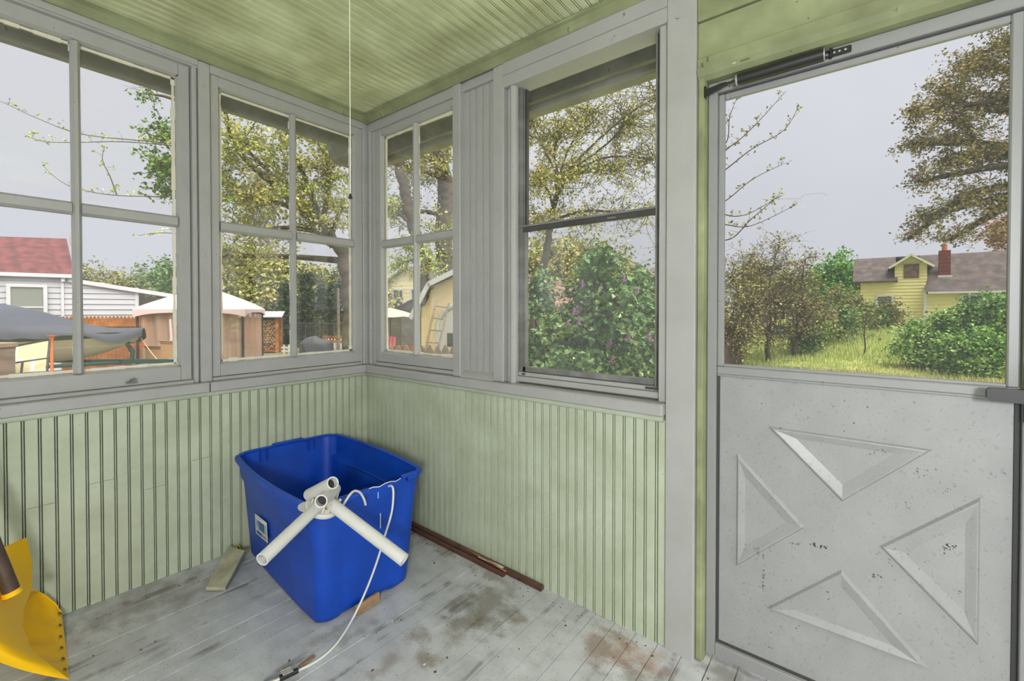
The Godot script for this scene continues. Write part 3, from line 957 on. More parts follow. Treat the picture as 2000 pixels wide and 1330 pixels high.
func build_tote() -> void:
	var cx := -0.525
	var cz := 0.450
	var t := thing("storage_tote", "large open blue plastic storage tote in the porch corner", "tote", Vector3(cx, fy(cx, cz) + 0.005, cz))
	t.rotation.y = deg_to_rad(-4.4)
	M.blue = mat(rgb(0, 72, 190), 0.46, T.plastic, 1.6)
	var h := 0.475
	var flat := 14
	var rows := 26
	var K := tote_ring(1, 1, 0.1, 0, flat).size()
	var ring_at := func(v: float, inset: float) -> Array:
		var e := clampf(v / 0.05, 0.0, 1.0)
		var foot := 0.018 * (1.0 - sqrt(1.0 - (1.0 - e) * (1.0 - e)))
		var hx := lerpf(0.200, 0.224, v) - foot - inset
		var hz := lerpf(0.372, 0.418, v) - foot - inset
		var r := tote_ring(hx, hz, 0.052 - inset, 0.030 * v, flat)
		for k in r.size():
			var p: Vector2 = r[k]
			# the upper band stands out on the long sides; its lower edge is an arc
			if absf(p.x) > hx * 0.93 and absf(p.y) < hz - 0.03:
				var edge := 0.70 + 0.10 * pow(p.y / hz, 2.0)
				p.x += signf(p.x) * 0.009 * clampf((v - edge) / 0.03, 0.0, 1.0)
				# two shallow upright flutes below it
				if v < edge:
					p.x -= signf(p.x) * 0.004 * clampf(absf(p.y) / hz * 6.0 - 3.6, 0.0, 1.0)
			elif absf(p.y) > hz * 0.93 and absf(p.x) < hx - 0.03:
				# short sides: a broad panel that leans in towards the bottom
				var w := clampf((hx * 0.62 - absf(p.x)) / 0.02, 0.0, 1.0)
				p.y -= signf(p.y) * 0.010 * w * clampf((0.85 - v) / 0.3, 0.0, 1.0)
			r[k] = p
		return r
	var outer := MB.new()
	var ro := []
	var ri := []
	for j in rows + 1:
		ro.append(ring_at.call(float(j) / rows, 0.0))
		ri.append(ring_at.call(float(j) / rows, 0.004))
	outer.grid(K, rows, func(u: float, v: float) -> Vector3:
		var r: Array = ro[roundi(v * rows)]
		var p: Vector2 = r[roundi(u * K) % K]
		return Vector3(p.x, v * h, p.y), false, true)
	outer.grid(K, rows, func(u: float, v: float) -> Vector3:
		var r: Array = ri[roundi(v * rows)]
		var p: Vector2 = r[roundi(u * K) % K]
		return Vector3(p.x, 0.006 + v * (h - 0.006), p.y), true, true)
	var base := PackedVector2Array()
	for p in ri[0]:
		base.append(Vector2(p.x, -p.y))
	var ids := Geometry2D.triangulate_polygon(base)
	for i in range(0, ids.size(), 3):
		var f := []
		for q in 3:
			f.append(Vector3(base[ids[i + q]].x, 0.006, -base[ids[i + q]].y))
		outer.tri(f[0], f[1], f[2])
		outer.tri(f[2] - Vector3(0, 0.005, 0), f[1] - Vector3(0, 0.005, 0), f[0] - Vector3(0, 0.005, 0))
	part(outer, "body", M.blue, t)
	# the rolled rim; a length of it has broken off the front side
	var top: Array = ro[rows]
	var rim := MB.new()
	var sec := [Vector2(-0.006, -0.004), Vector2(0.006, -0.012), Vector2(0.011, -0.016), Vector2(0.015, -0.013), Vector2(0.016, -0.002), Vector2(0.013, 0.005), Vector2(0.004, 0.008), Vector2(-0.004, 0.007), Vector2(-0.007, 0.003)]
	var ring_sections := []
	for k in K:
		var a: Vector2 = top[(k + K - 1) % K]
		var b: Vector2 = top[(k + 1) % K]
		var dir := (b - a).normalized()
		var nrm := Vector2(-dir.y, dir.x)
		if nrm.dot(top[k]) < 0.0:
			nrm = -nrm
		var s := []
		for w in sec:
			s.append(Vector3(top[k].x + nrm.x * w.x, h + w.y, top[k].y + nrm.y * w.x))
		ring_sections.append(s)
	var torn := []
	for k in K:
		var p: Vector2 = top[k]
		var p2: Vector2 = top[(k + 1) % K]
		if p.y > 0.395 and p.x > -0.03 and p.x < 0.125:
			torn.append(k)
			continue
		var n := sec.size()
		for i in n:
			var a0: Vector3 = ring_sections[k][i]
			var a1: Vector3 = ring_sections[(k + 1) % K][i]
			var b0: Vector3 = ring_sections[k][(i + 1) % n]
			var b1: Vector3 = ring_sections[(k + 1) % K][(i + 1) % n]
			rim.quad(a0, a1, b1, b0)
	part(rim, "rim", M.blue, t)
	var stress := MB.new()
	var line := []
	for k in torn:
		line.append(Vector3(top[k].x, h + 0.001 + 0.004 * sin(k * 2.1), top[k].y))
	if line.size() > 1:
		stress.tube(line, 0.0022, 0.0016, 6)
	part(stress, "broken_edge", M.white_plastic, t)
	for w in [[0.02, 0.46, 0.40, 0.012], [0.036, 0.35, 0.40, 0.03]]:
		stress = MB.new()
		stress.cbox(Vector3(w[0], w[1] - 0.02, lerpf(0.372, 0.418, w[1] / h) + 0.0005), Vector3(0.003, w[3] * 2.0, 0.001), 0.0)
		part(stress, "stress_mark", M.white_plastic, t)
	# handle rails and ribs on the two short sides
	for sz in [-1.0, 1.0]:
		var x0 := -0.075 if sz < 0 else 0.125
		var x1 := 0.075 if sz < 0 else 0.195
		var hb := MB.new()
		hb.cbox(Vector3((x0 + x1) / 2, h + 0.008, sz * 0.421), Vector3(x1 - x0, 0.014, 0.026), 0.005)
		part(hb, "handle_rail", M.blue, t)
		for x in [-0.135, -0.105, 0.098, 0.128]:
			var rb := MB.new()
			rb.cbox(Vector3(x, h - 0.030, sz * 0.4060), Vector3(0.005, 0.056, 0.016), 0.001)
			part(rb, "rib", M.blue, t)
	# the lid ledge seen inside the long wall
	var ledge := MB.new()
	var lp := []
	for i in 13:
		var zz := lerpf(-0.32, 0.36, i / 12.0)
		lp.append(Vector3(0.2155 + 0.022 * (1.0 - pow(zz / 0.38, 2.0)), h - 0.135 + 0.012 * (1.0 - pow(zz / 0.38, 2.0)), zz))
	ledge.tube(lp, 0.005, 0.005, 6)
	part(ledge, "inner_ledge", M.blue, t)
	# printed label and round sticker on the side towards the left wall
	var inv := t.transform.affine_inverse()
	var n0 := t.transform.basis * Vector3(-1, -0.075, 0).normalized()
	var o0 := t.transform * Vector3(-0.2415, 0.30, 0.0)
	var lab := MB.new()
	var lq := []
	for p in [[500, 1041], [523, 1061], [521, 1021], [498, 1003]]:
		lq.append(inv * (hit(p[0], p[1], o0, n0)))
	lab.quad_uv(lq, [Vector2(0, 1), Vector2(1, 1), Vector2(1, 0), Vector2(0, 0)])
	var im := Image.create(96, 144, false, Image.FORMAT_RGB8)
	im.fill(Color(0.86, 0.88, 0.9))
	im.fill_rect(Rect2i(5, 30, 86, 74), Color(0.62, 0.67, 0.72))
	for y in 60:
		im.fill_rect(Rect2i(24 + y / 10, 34 + y, 48 - y / 5, 1), Color(0.07, 0.36, 0.62))
	im.fill_rect(Rect2i(66, 30, 6, 70), Color(0.06, 0.12, 0.22))
	im.fill_rect(Rect2i(8, 50, 12, 4), Color(0.2, 0.22, 0.3)); im.fill_rect(Rect2i(8, 60, 12, 4), Color(0.2, 0.22, 0.3)); im.fill_rect(Rect2i(8, 70, 12, 4), Color(0.2, 0.22, 0.3))
	im.fill_rect(Rect2i(5, 110, 86, 28), Color(0.16, 0.26, 0.42))
	im.fill_rect(Rect2i(50, 112, 40, 24), Color(0.75, 0.77, 0.8))
	for x in 8:
		im.fill_rect(Rect2i(53 + x * 4, 115, 2, 18), Color(0.15, 0.18, 0.24))
	im.fill_rect(Rect2i(5, 8, 60, 4), Color(0.45, 0.5, 0.6)); im.fill_rect(Rect2i(5, 16, 40, 3), Color(0.45, 0.5, 0.6))
	var lm := mat(Color.WHITE, 0.4)
	lm.albedo_texture = ImageTexture.create_from_image(im)
	part(lab, "product_label", lm, t, "white printed label with a picture of a blue tote")
	var st := MB.new()
	var o1 := t.transform * Vector3(-0.2335, 0.12, -0.2)
	var c := inv * hit(467, 1075, o1, n0)
	var ln := (Vector3(-1, -0.075, 0)).normalized()
	var e1 := Vector3(0, 0, 1)
	var e2 := e1.cross(ln).normalized()
	for i in 20:
		var a0 := TAU * i / 20.0
		var a1 := TAU * (i + 1) / 20.0
		st.tri(c, c + (e1 * cos(a0) - e2 * sin(a0)) * 0.034, c + (e1 * cos(a1) - e2 * sin(a1)) * 0.034)
	var stk := part(st, "round_sticker", mat(rgb(238, 214, 40), 0.45), t, "yellow round sticker with a dark symbol")
	var sy := MB.new()
	sy.t = Transform3D(Basis(e1, e2, ln), c + ln * 0.0006)
	sy.box(Vector3(0, 0.0, 0), Vector3(0.028, 0.032, 0.0006))
	sy.box(Vector3(0, 0.02, 0), Vector3(0.014, 0.008, 0.0006))
	part(sy, "symbol", M.black, stk)

func pipe(t: Node, a: Vector3, b: Vector3, r: float, called := "leg") -> MeshInstance3D:
	# a hollow plastic tube from a to b, open at b
	var m := MB.new()
	var d := (b - a).normalized()
	m.tube([a, b], r, r, 18, false)
	var inner := MB.new()
	var e1 := Vector3.UP.cross(d).normalized()
	var e2 := d.cross(e1)
	for s in 18:
		var a0 := TAU * s / 18.0
		var a1 := TAU * (s + 1) / 18.0
		var o0 := e1 * cos(a0) + e2 * sin(a0)
		var o1 := e1 * cos(a1) + e2 * sin(a1)
		var ri := r * 0.80
		m.quad(b + o0 * r, b + o1 * r, b + o1 * ri, b + o0 * ri)
		m.quad_n([b + o1 * ri, a + o1 * ri, a + o0 * ri, b + o0 * ri], [-o1, -o1, -o0, -o0])
		m.tri(a, a + o1 * r, a + o0 * r)
	var o := part(m, called, M.pvc, t)
	# black disc set in the tube to paint the shade of its bore
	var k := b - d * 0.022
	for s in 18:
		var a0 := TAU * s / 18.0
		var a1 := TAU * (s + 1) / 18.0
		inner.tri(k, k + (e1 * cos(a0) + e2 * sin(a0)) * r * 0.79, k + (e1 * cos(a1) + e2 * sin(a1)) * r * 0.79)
	part(inner, "painted_bore_shade", M.black, o)
	return o

func build_stand() -> void:
	var hub := at(634, 978, 1.475)
	var t := thing("tripod_stand", "white plastic four-legged stand with round hub resting on the tote rim", "stand", hub)
	var inv := Transform3D(Basis.IDENTITY, -hub)
	var ea := at(512, 1093, 1.20)
	var eb := at(790, 1094, 1.37)
	var la := (ea - hub).normalized()
	var lb := (eb - hub).normalized()
	var n := la.cross(lb).normalized()
	if n.dot(EYE - hub) < 0.0:
		n = -n
	var u := (la + lb).normalized()
	var disc := MB.new()
	var bs := Basis(u, n, u.cross(n))
	disc.lathe([Vector2(0.0, -0.016), Vector2(0.054, -0.016), Vector2(0.057, -0.012), Vector2(0.057, -0.004), Vector2(0.052, 0.0), Vector2(0.0, 0.001)], Transform3D(bs, Vector3(0, 0, 0) - n * 0.012), 32)
	part(disc, "hub", M.pvc, t)
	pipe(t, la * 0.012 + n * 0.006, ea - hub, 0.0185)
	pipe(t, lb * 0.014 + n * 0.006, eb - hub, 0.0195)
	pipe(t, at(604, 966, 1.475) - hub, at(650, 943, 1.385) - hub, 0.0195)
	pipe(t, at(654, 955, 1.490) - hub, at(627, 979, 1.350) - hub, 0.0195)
	for d in [[la, 0.040], [lb, 0.042], [-la, 0.036], [-lb, 0.036]]:
		var cl := MB.new()
		var x: Vector3 = d[0]
		var y := n.cross(x).normalized()
		for s in [-1.0, 1.0]:
			cl.cbox(x * float(d[1]) + y * s * 0.022 + n * 0.008, Vector3(0.007, 0.008, 0.030), 0.002, Basis(x, y, n))
		cl.cbox(x * (float(d[1]) - 0.008) + n * -0.008, Vector3(0.012, 0.05, 0.012), 0.002, Basis(x, y, n))
		part(cl, "clip", M.pvc_old, t)
	var gr := MB.new()
	gr.lathe([Vector2(0.0, 0.0), Vector2(0.03, 0.0), Vector2(0.03, 0.003), Vector2(0.0, 0.004)], Transform3D(Basis(Vector3(0.9, 0.3, 0).normalized(), 0.2), at(600, 990, 1.53) - hub), 20)
	part(gr, "end_plate", M.pvc, t)

func smooth_path(p: Array, per: int) -> Array:
	var out := []
	for i in p.size() - 1:
		var p0: Vector3 = p[maxi(i - 1, 0)]
		var p1: Vector3 = p[i]
		var p2: Vector3 = p[i + 1]
		var p3: Vector3 = p[mini(i + 2, p.size() - 1)]
		for k in per:
			out.append(p1.cubic_interpolate(p2, p0, p3, float(k) / per))
	out.append(p[p.size() - 1])
	return out

func build_small_things() -> void:
	# power cord from the tote over its broken rim to the floor
	var plug_at := on_floor(560, 1322, 0.012)
	var t := thing("power_cord", "white electric cord hanging over the tote rim down to its plug", "cord", Vector3.ZERO)
	var b := MB.new()
	var pts := [at(668, 990, 1.52), at(682, 968, 1.55), at(692, 959, 1.58), at(703, 962, 1.61), at(711, 975, 1.63), at(714, 986, 1.64)]
	b.tube(smooth_path(pts, 6), 0.0042, 0.0042, 8)
	pts = [at(724, 985, 1.80), at(745, 962, 1.78), at(758, 950, 1.755), at(767, 952, 1.725), at(768, 975, 1.715), at(764, 1005, 1.71), at(752, 1045, 1.705), at(740, 1085, 1.70), at(728, 1120, 1.69), at(712, 1160, 1.675), on_floor(690, 1206, 0.03), on_floor(665, 1247, 0.012), on_floor(640, 1275, 0.006), on_floor(612, 1295, 0.005), on_floor(590, 1306, 0.006), on_floor(578, 1313, 0.009)]
	b.tube(smooth_path(pts, 6), 0.0042, 0.0042, 8)
	part(b, "cable", M.white_plastic, t)
	var d := (on_floor(530, 1333, 0.012) - on_floor(580, 1310, 0.012)).normalized()
	var p0 := on_floor(582, 1309, 0.011)
	b = MB.new()
	b.tube([p0, p0 + d * 0.035, p0 + d * 0.06], 0.008, 0.010, 12)
	part(b, "plug_body", M.black, t)
	b = MB.new()
	b.tube([p0 + d * 0.055, p0 + d * 0.068], 0.0105, 0.0105, 16)
	b.tube([p0 + d * 0.068, p0 + d * 0.10], 0.0125, 0.0125, 16)
	part(b, "plug_sleeve", M.chrome, t)
	b = MB.new()
	var y := Vector3.UP
	var x := d.cross(y).normalized()
	b.cbox(p0 + d * 0.032 + y * 0.013, Vector3(0.030, 0.0015, 0.036), 0.0005, Basis(d, y, x).rotated(d, 0.25))
	b.cbox(p0 + d * 0.032 + x * 0.016 - y * 0.0, Vector3(0.030, 0.022, 0.0015), 0.0005, Basis(d, y, x))
	part(b, "paper_tag", mat(rgb(222, 218, 208), 0.8, T.grime, 6.0), t)
	# splinter beside the cord
	t = thing("wood_splinter", "small weathered wood splinter lying by the cord plug", "wood scrap", on_floor(600, 1291, 0.004))
	b = MB.new()
	var sd := (on_floor(608, 1284, 0) - on_floor(582, 1304, 0)).normalized()
	b.cbox(Vector3.ZERO, Vector3(0.055, 0.007, 0.016), 0.002, Basis(sd, Vector3.UP, sd.cross(Vector3.UP)))
	part(b, "splinter", mat(rgb(176, 150, 128), 0.8, T.wood, 5.0), t)
	# block of wood against the tote
	var w0 := on_floor(697, 1207, 0.0)
	var w1 := on_floor(742, 1178, 0.0)
	var wd := (w1 - w0)
	t = thing("wood_block", "small tan wood offcut standing on edge against the tote base", "wood scrap", (w0 + w1) / 2.0 + Vector3(0.004, 0.021, -0.012))
	b = MB.new()
	b.cbox(Vector3.ZERO, Vector3(wd.length(), 0.038, 0.012), 0.001, Basis(wd.normalized(), Vector3.UP, wd.normalized().cross(Vector3.UP)).rotated(wd.normalized(), -0.18))
	part(b, "block", mat(rgb(196, 164, 130), 0.75, T.wood, 4.0), t)
	# cream clapboard offcut leaning by the left wall
	t = thing("clapboard_offcut", "cream painted board offcut leaning from floor to left wainscot", "board", Vector3.ZERO)
	b = MB.new()
	var q := [Vector3(-0.924, 0.020, 0.240), Vector3(-0.874, 0.019, 0.300), Vector3(-0.745, 0.062, 0.150), Vector3(-0.776, 0.066, 0.052)]
	var up := Vector3(0, 0.014, 0)
	b.quad(q[0] + up, q[1] + up, q[2] + up, q[3] + up)
	b.quad(q[3], q[2], q[1], q[0])
	for i in 4:
		b.quad(q[i], q[(i + 1) % 4], q[(i + 1) % 4] + up, q[i] + up)
	part(b, "board", mat(rgb(206, 202, 176), 0.6, T.grime, 2.2), t)
	# stained wooden rods on the floor along the right wall
	M.stain = mat(rgb(112, 78, 68), 0.4, T.wood, 2.0)
	t = thing("stained_rod", "long dark stained wooden moulding against the right wainscot base", "wood rod", Vector3.ZERO, "stained wooden mouldings by the right wall")
	b = MB.new()
	var prof := PackedVector2Array([Vector2(-0.012, 0), Vector2(0.012, 0), Vector2(0.013, 0.008), Vector2(0.011, 0.016), Vector2(0.004, 0.021), Vector2(-0.006, 0.021), Vector2(-0.012, 0.014)])
	var r0 := Vector3(-0.018, fy(0, 1.29) + 0.001, 1.290)
	var r1 := Vector3(-0.018, fy(0, 0.08) + 0.001, 0.08)
	var rd := (r1 - r0).normalized()
	b.prism(prof, Transform3D(Basis(Vector3.UP.cross(rd).normalized() , Vector3.UP, rd), r0), (r1 - r0).length())
	part(b, "moulding", M.stain, t)
	b = MB.new()
	b.tube([r0 + Vector3(-0.0125, 0.012, -0.115), r0 + Vector3(-0.018, 0.012, -0.117)], 0.004, 0.004, 6)
	part(b, "nail", M.black, t)
	t = thing("stained_rod", "shorter stained moulding with split pale end beside the longer one", "wood rod", Vector3.ZERO, "stained wooden mouldings by the right wall")
	b = MB.new()
	r0 = Vector3(-0.048, fy(0, 1.1) + 0.001, 1.105)
	r1 = Vector3(-0.044, fy(0, 0.1) + 0.001, 0.10)
	rd = (r1 - r0).normalized()
	b.prism(PackedVector2Array([Vector2(-0.010, 0), Vector2(0.010, 0), Vector2(0.011, 0.007), Vector2(0.008, 0.014), Vector2(0, 0.018), Vector2(-0.008, 0.014), Vector2(-0.011, 0.007)]), Transform3D(Basis(Vector3.UP.cross(rd).normalized(), Vector3.UP, rd), r0), (r1 - r0).length())
	part(b, "moulding", M.stain, t)
	b = MB.new()
	b.tube([r0 + Vector3(0.010, 0.019, 0.001), r0 + Vector3(0.016, 0.027, -0.12), r0 + Vector3(0.020, 0.031, -0.25)], 0.0048, 0.0015, 6)
	part(b, "split_end", mat(rgb(205, 150, 92), 0.7, T.wood, 4.0), t)
	b = MB.new()
	b.cbox(Vector3(-0.030, fy(0, 1.0) + 0.0235, 1.01), Vector3(0.014, 0.003, 0.15), 0.001)
	part(b, "paper_strip", mat(rgb(214, 214, 208), 0.7, T.grime, 4.0), t)
	# pull cord
	var top := at(682.5, -60, 1.30)
	top.y = 2.336
	var end := at(684, 384, 1.30)
	end.x = top.x
	end.z = top.z
	t = thing("pull_cord", "thin white pull cord with a dark bell end hanging from the ceiling", "cord", Vector3(top.x, end.y, top.z))
	b = MB.new()
	b.tube([Vector3(0, 0.008, 0), Vector3(0, top.y - end.y, 0)], 0.0011, 0.0011, 6)
	part(b, "cord", mat(rgb(226, 226, 214), 0.8), t)
	b = MB.new()
	b.lathe([Vector2(0.0, -0.004), Vector2(0.006, -0.004), Vector2(0.0055, 0.0), Vector2(0.0025, 0.010), Vector2(0.0, 0.012)], Transform3D.IDENTITY, 12)
	part(b, "bell_end", M.black, t)
	# crumbs of paint and dirt
	t = thing("floor_debris", "crumbs of paint and dirt scattered over the porch floor", "debris")
	t.set_meta("kind", "stuff")
	var dk := MB.new()
	var wt := MB.new()
	var r := RandomNumberGenerator.new()
	r.seed = 77
	for i in 260:
		var p := Vector3(r.randf_range(-1.4, -0.03), 0, r.randf_range(0.03, 2.0))
		if i % 3 == 0:
			p.x = -0.03 - absf(r.randfn()) * 0.05
		if Vector2(p.x + 0.525, p.z - 0.45).length() < 0.3:
			continue
		p.y = fy(p.x, p.z) + 0.001
		var s := 0.0009 + absf(r.randfn()) * 0.0011
		var m := wt if i % 5 == 0 else dk
		m.box(p, Vector3(s * r.randf_range(1, 3), s * 0.7, s * 1.3), Basis(Vector3.UP, r.randf() * TAU))
	part(dk, "dirt", mat(rgb(72, 60, 50), 0.9), t).set_meta("kind", "stuff")
	part(wt, "paint_flakes", mat(rgb(215, 212, 205), 0.8), t).set_meta("kind", "stuff")

func build_shovel() -> void:
	var t := thing("snow_shovel", "yellow plastic snow shovel leaning on the left wainscot", "shovel", Vector3(-1.40, fy(-1.4, 0.2), 0.2))
	var o := t.position
	M.yellow = mat(rgb(255, 198, 0), 0.42)
	# the scoop: its hollow inside shows on the right, the rounded back on the left; the cutting edge rests on the floor
	var on_z := func(px: float, py: float, z: float) -> Vector3: return hit(px, py, Vector3(0, 0, z), Vector3.BACK) - o
	var pick := func(c: Array, v: float) -> Vector3:
		var s := v * (c.size() - 1)
		var k := mini(int(s), c.size() - 2)
		var a: Vector3 = c[k]
		return a.lerp(c[k + 1], s - k)
	# control points: pixel column, pixel row, distance from the left wall
	var edge_r := [Vector3(138, 1328, 0.41), Vector3(100, 1300, 0.40), Vector3(62, 1268, 0.37), Vector3(45, 1225, 0.30), Vector3(46, 1190, 0.21), Vector3(62, 1153, 0.10), Vector3(63, 1122, 0.07), Vector3(62, 1092, 0.06), Vector3(52, 1050, 0.05)]
	var edge_l := [Vector3(-60, 1268, 0.44), Vector3(-60, 1248, 0.45), Vector3(-60, 1226, 0.45), Vector3(-60, 1200, 0.43), Vector3(-60, 1176, 0.40), Vector3(-60, 1150, 0.35), Vector3(-60, 1128, 0.30), Vector3(-60, 1108, 0.24), Vector3(-60, 1100, 0.18)]
	var back := func(u: float, v: float) -> Vector3:
		var a: Vector3 = pick.call(edge_l, v)
		var b2: Vector3 = pick.call(edge_r, v)
		var p := a.lerp(b2, u)
		p.y += 9.0 * sin(PI * u) * (1.0 - v)
		return on_z.call(p.x, p.y, p.z + 0.03 * sin(PI * u) * sin(PI * clampf(v * 1.4, 0.0, 1.0)))
	var far := [Vector3(120, 1196, 0.03), Vector3(104, 1181, 0.03), Vector3(88, 1168, 0.032), Vector3(72, 1157, 0.04), Vector3(63, 1153, 0.09)]
	var near := [Vector3(138, 1328, 0.41), Vector3(100, 1300, 0.40), Vector3(62, 1268, 0.37), Vector3(45, 1225, 0.30), Vector3(46, 1190, 0.21)]
	var pan := func(u: float, v: float) -> Vector3:
		var p: Vector3 = pick.call(far, v).lerp(pick.call(near, v), u)
		var w: Vector3 = on_z.call(p.x, p.y, p.z)
		w += Vector3(-0.75, -0.2, -0.3) * 0.07 * sin(PI * u) * sin(PI * clampf(0.15 + v * 0.85, 0.0, 1.0)) * smoothstep(0.0, 0.3, v)
		w += Vector3(0.6, 0.5, 0) * 0.006 * cos(u * TAU * 3.5) * smoothstep(0.05, 0.25, v) * (1.0 - smoothstep(0.55, 0.85, v))
		return w
	var b := MB.new()
	b.grid(36, 40, back)
	b.grid(36, 40, func(u: float, v: float) -> Vector3: return back.call(u, v) + Vector3(-0.002, 0, -0.004), true)
	b.grid(36, 24, pan, true)
	b.grid(36, 24, func(u: float, v: float) -> Vector3: return pan.call(u, v) + Vector3(-0.004, -0.001, -0.002))
	part(b, "blade", M.yellow, t)
	var rim := []
	for i in 25:
		rim.append(pan.call(0.0, i / 24.0))
	b = MB.new()
	b.tube(rim, 0.003, 0.003, 6)
	part(b, "side_rim", M.yellow, t)
	for i in 6:
		var p: Vector3 = pan.call(0.06 + i * 0.17, 0.07)
		var rv := MB.new()
		rv.lathe([Vector2(0.006, 0), Vector2(0.005, 0.002), Vector2(0.0, 0.003)], Transform3D(Basis(Vector3.UP.cross(Vector3(0.75, 0.6, 0)).normalized(), Vector3(0.75, 0.6, 0).normalized(), Vector3(0.6, -0.75, 0)), p + Vector3(0.002, 0.002, 0)), 10)
		part(rv, "rivet", mat(rgb(96, 82, 60), 0.5, null, 1.0, 0.4), t)
	# socket and handle
	b = MB.new()
	var h0 := Vector3(-1.448, 0.285, 0.270) - o
	var h1 := Vector3(-1.610, 0.98, 0.16) - o
	b.tube([h0, h0.lerp(h1, 0.012), h0.lerp(h1, 0.02)], 0.024, 0.022, 14)
	part(b, "socket", M.yellow, t)
	b = MB.new()
	b.tube([h0 + (h1 - h0) * 0.015, h1], 0.0195, 0.0195, 14)
	part(b, "handle", mat(rgb(112, 92, 80), 0.5, T.wood, 3.0), t)
	b = MB.new()
	b.tube([h1 + Vector3(0, 0, -0.05), h1 + Vector3(0, 0.02, 0), h1 + Vector3(0, 0, 0.06)], 0.016, 0.016, 10)
	part(b, "grip", M.black, t)

func build_eaves() -> void:
	var e := shell("eaves", "grey-white soffit and fascia outside the windows")
	bar(e, "soffit", M.eave, -3.4, 0.46, 2.38, 2.44, -0.42, -0.12, 0.0)
	bar(e, "fascia", M.eave, -3.4, 0.46, 2.252, 2.44, -0.40, -0.36, 0.003)
	bar(e, "soffit", M.eave, 0.12, 0.46, 2.36, 2.44, -0.42, 3.9, 0.0)
	bar(e, "fascia", M.eave, 0.36, 0.39, 2.275, 2.44, -0.42, 3.9, 0.003)
	bar(e, "gutter", M.eave, 0.39, 0.47, 2.238, 2.36, -0.44, 3.9, 0.012)
	bar(e, "frieze", M.eave, 0.12, 0.16, 2.30, 2.38, -0.42, 3.9, 0.006)
	var b := MB.new()
	b.prism(PackedVector2Array([Vector2(0.0, 2.30), Vector2(0.0, 2.22), Vector2(0.02, 2.175), Vector2(0.06, 2.150), Vector2(0.16, 2.150), Vector2(0.16, 2.30)]), Transform3D(Basis(Vector3.RIGHT, Vector3.UP, Vector3.BACK), Vector3(0.0, 0, -0.44)), 0.06)
	part(b, "eave_bracket", M.eave, e)


func gh(x: float, z: float) -> float:
	# height of the yard: level by the porch, rising gently towards the yellow house
	return -0.85 + 1.12 * smoothstep(13.0, 27.0, x) * smoothstep(-16.0, -4.0, z)

func gp(px: float, w: float) -> Vector3:
	# the point of the yard that lies in the upright plane of a pixel column, w metres ahead
	var p := at(px, 605.0, w)
	p.y = gh(p.x, p.z)
	return p

func slab(b: MB, p: Array, down: Vector3) -> void:
	# a flat panel with thickness; p counter-clockwise seen from its upper side
	b.quad(p[0], p[1], p[2], p[3])
	b.quad(p[3] + down, p[2] + down, p[1] + down, p[0] + down)
	for i in 4:
		b.quad(p[i] + down, p[(i + 1) % 4] + down, p[(i + 1) % 4], p[i])

func facing(a: Vector3, b: Vector3) -> Basis:
	# local x from a to b along the ground, y up, z towards whoever sees a on the left and b on the right
	var x := (b - a)
	x.y = 0.0
	x = x.normalized()
	return Basis(x, Vector3.UP, x.cross(Vector3.UP))

func build_ground() -> void:
	M.soil = mat(rgb(150, 140, 104), 0.95, paint_texture(512, 301, 0.34, Color(0.62, 0.56, 0.5), 0.45, Color(0.86, 0.98, 0.72)), 0.12)
	M.lawn = mat(rgb(196, 202, 120), 0.95, paint_texture(512, 311, 0.32, Color(0.72, 0.78, 0.5), 0.35, Color(0.96, 1.0, 0.8)), 0.35)
	var g := Node3D.new()
	g.name = "ground"
	g.set_meta("kind", "structure")
	add_child(g)
	var b := MB.new()
	b.grid(60, 60, func(u: float, v: float) -> Vector3:
		var x := lerpf(-70.0, 130.0, u)
		var z := lerpf(80.0, -120.0, v)
		return Vector3(x, gh(x, z) - 0.02, z))
	part(b, "yard_soil", M.soil, g)
	b = MB.new()
	b.grid(40, 40, func(u: float, v: float) -> Vector3:
		var x := lerpf(0.6, 60.0, u * u)
		var z := lerpf(30.0, -8.0, v)
		return Vector3(x, gh(x, z), z))
	part(b, "lawn_turf", M.lawn, g)
	# long grass that shows through the door
	var bl := MB.new()
	for k in 3:
		var a := k * TAU / 3.0
		var s := Vector3(cos(a), 0, sin(a))
		var tip := s * 0.05 + Vector3(0, 0.16, 0)
		var side := Vector3(-s.z, 0, s.x) * 0.012
		bl.tri(s * 0.01 - side, s * 0.01 + side, tip)
	var gm := leafy(0.25)
	var me := bl.mesh()
	me.surface_set_material(0, gm)
	var mm := MultiMesh.new()
	mm.transform_format = MultiMesh.TRANSFORM_3D
	mm.use_colors = true
	mm.mesh = me
	var r := RandomNumberGenerator.new()
	r.seed = 12
	var n := 16000
	mm.instance_count = n
	for i in n:
		var w := 8.0 + 12.0 * r.randf()
		var px := r.randf_range(1380.0, 2040.0)
		var p := gp(px, w)
		var sc := r.randf_range(0.5, 1.15) * (1.25 if w > 15.0 else 0.9)
		mm.set_instance_transform(i, Transform3D(Basis(Vector3.UP, r.randf() * TAU).scaled(Vector3.ONE * sc), p))
		var dry := clampf(r.randf() * 0.8 + (0.25 if w < 14.0 else 0.0), 0.0, 1.0)
		mm.set_instance_color(i, Color(0.40, 0.50, 0.14).lerp(Color(0.66, 0.60, 0.28), dry * dry))
	var mi := MultiMeshInstance3D.new()
	mi.name = "long_grass"
	mi.multimesh = mm
	mi.set_meta("kind", "stuff")
	mi.set_meta("label", "long yellow-green grass on the lawn beyond the storm door")
	mi.set_meta("category", "grass")
	add_child(mi)

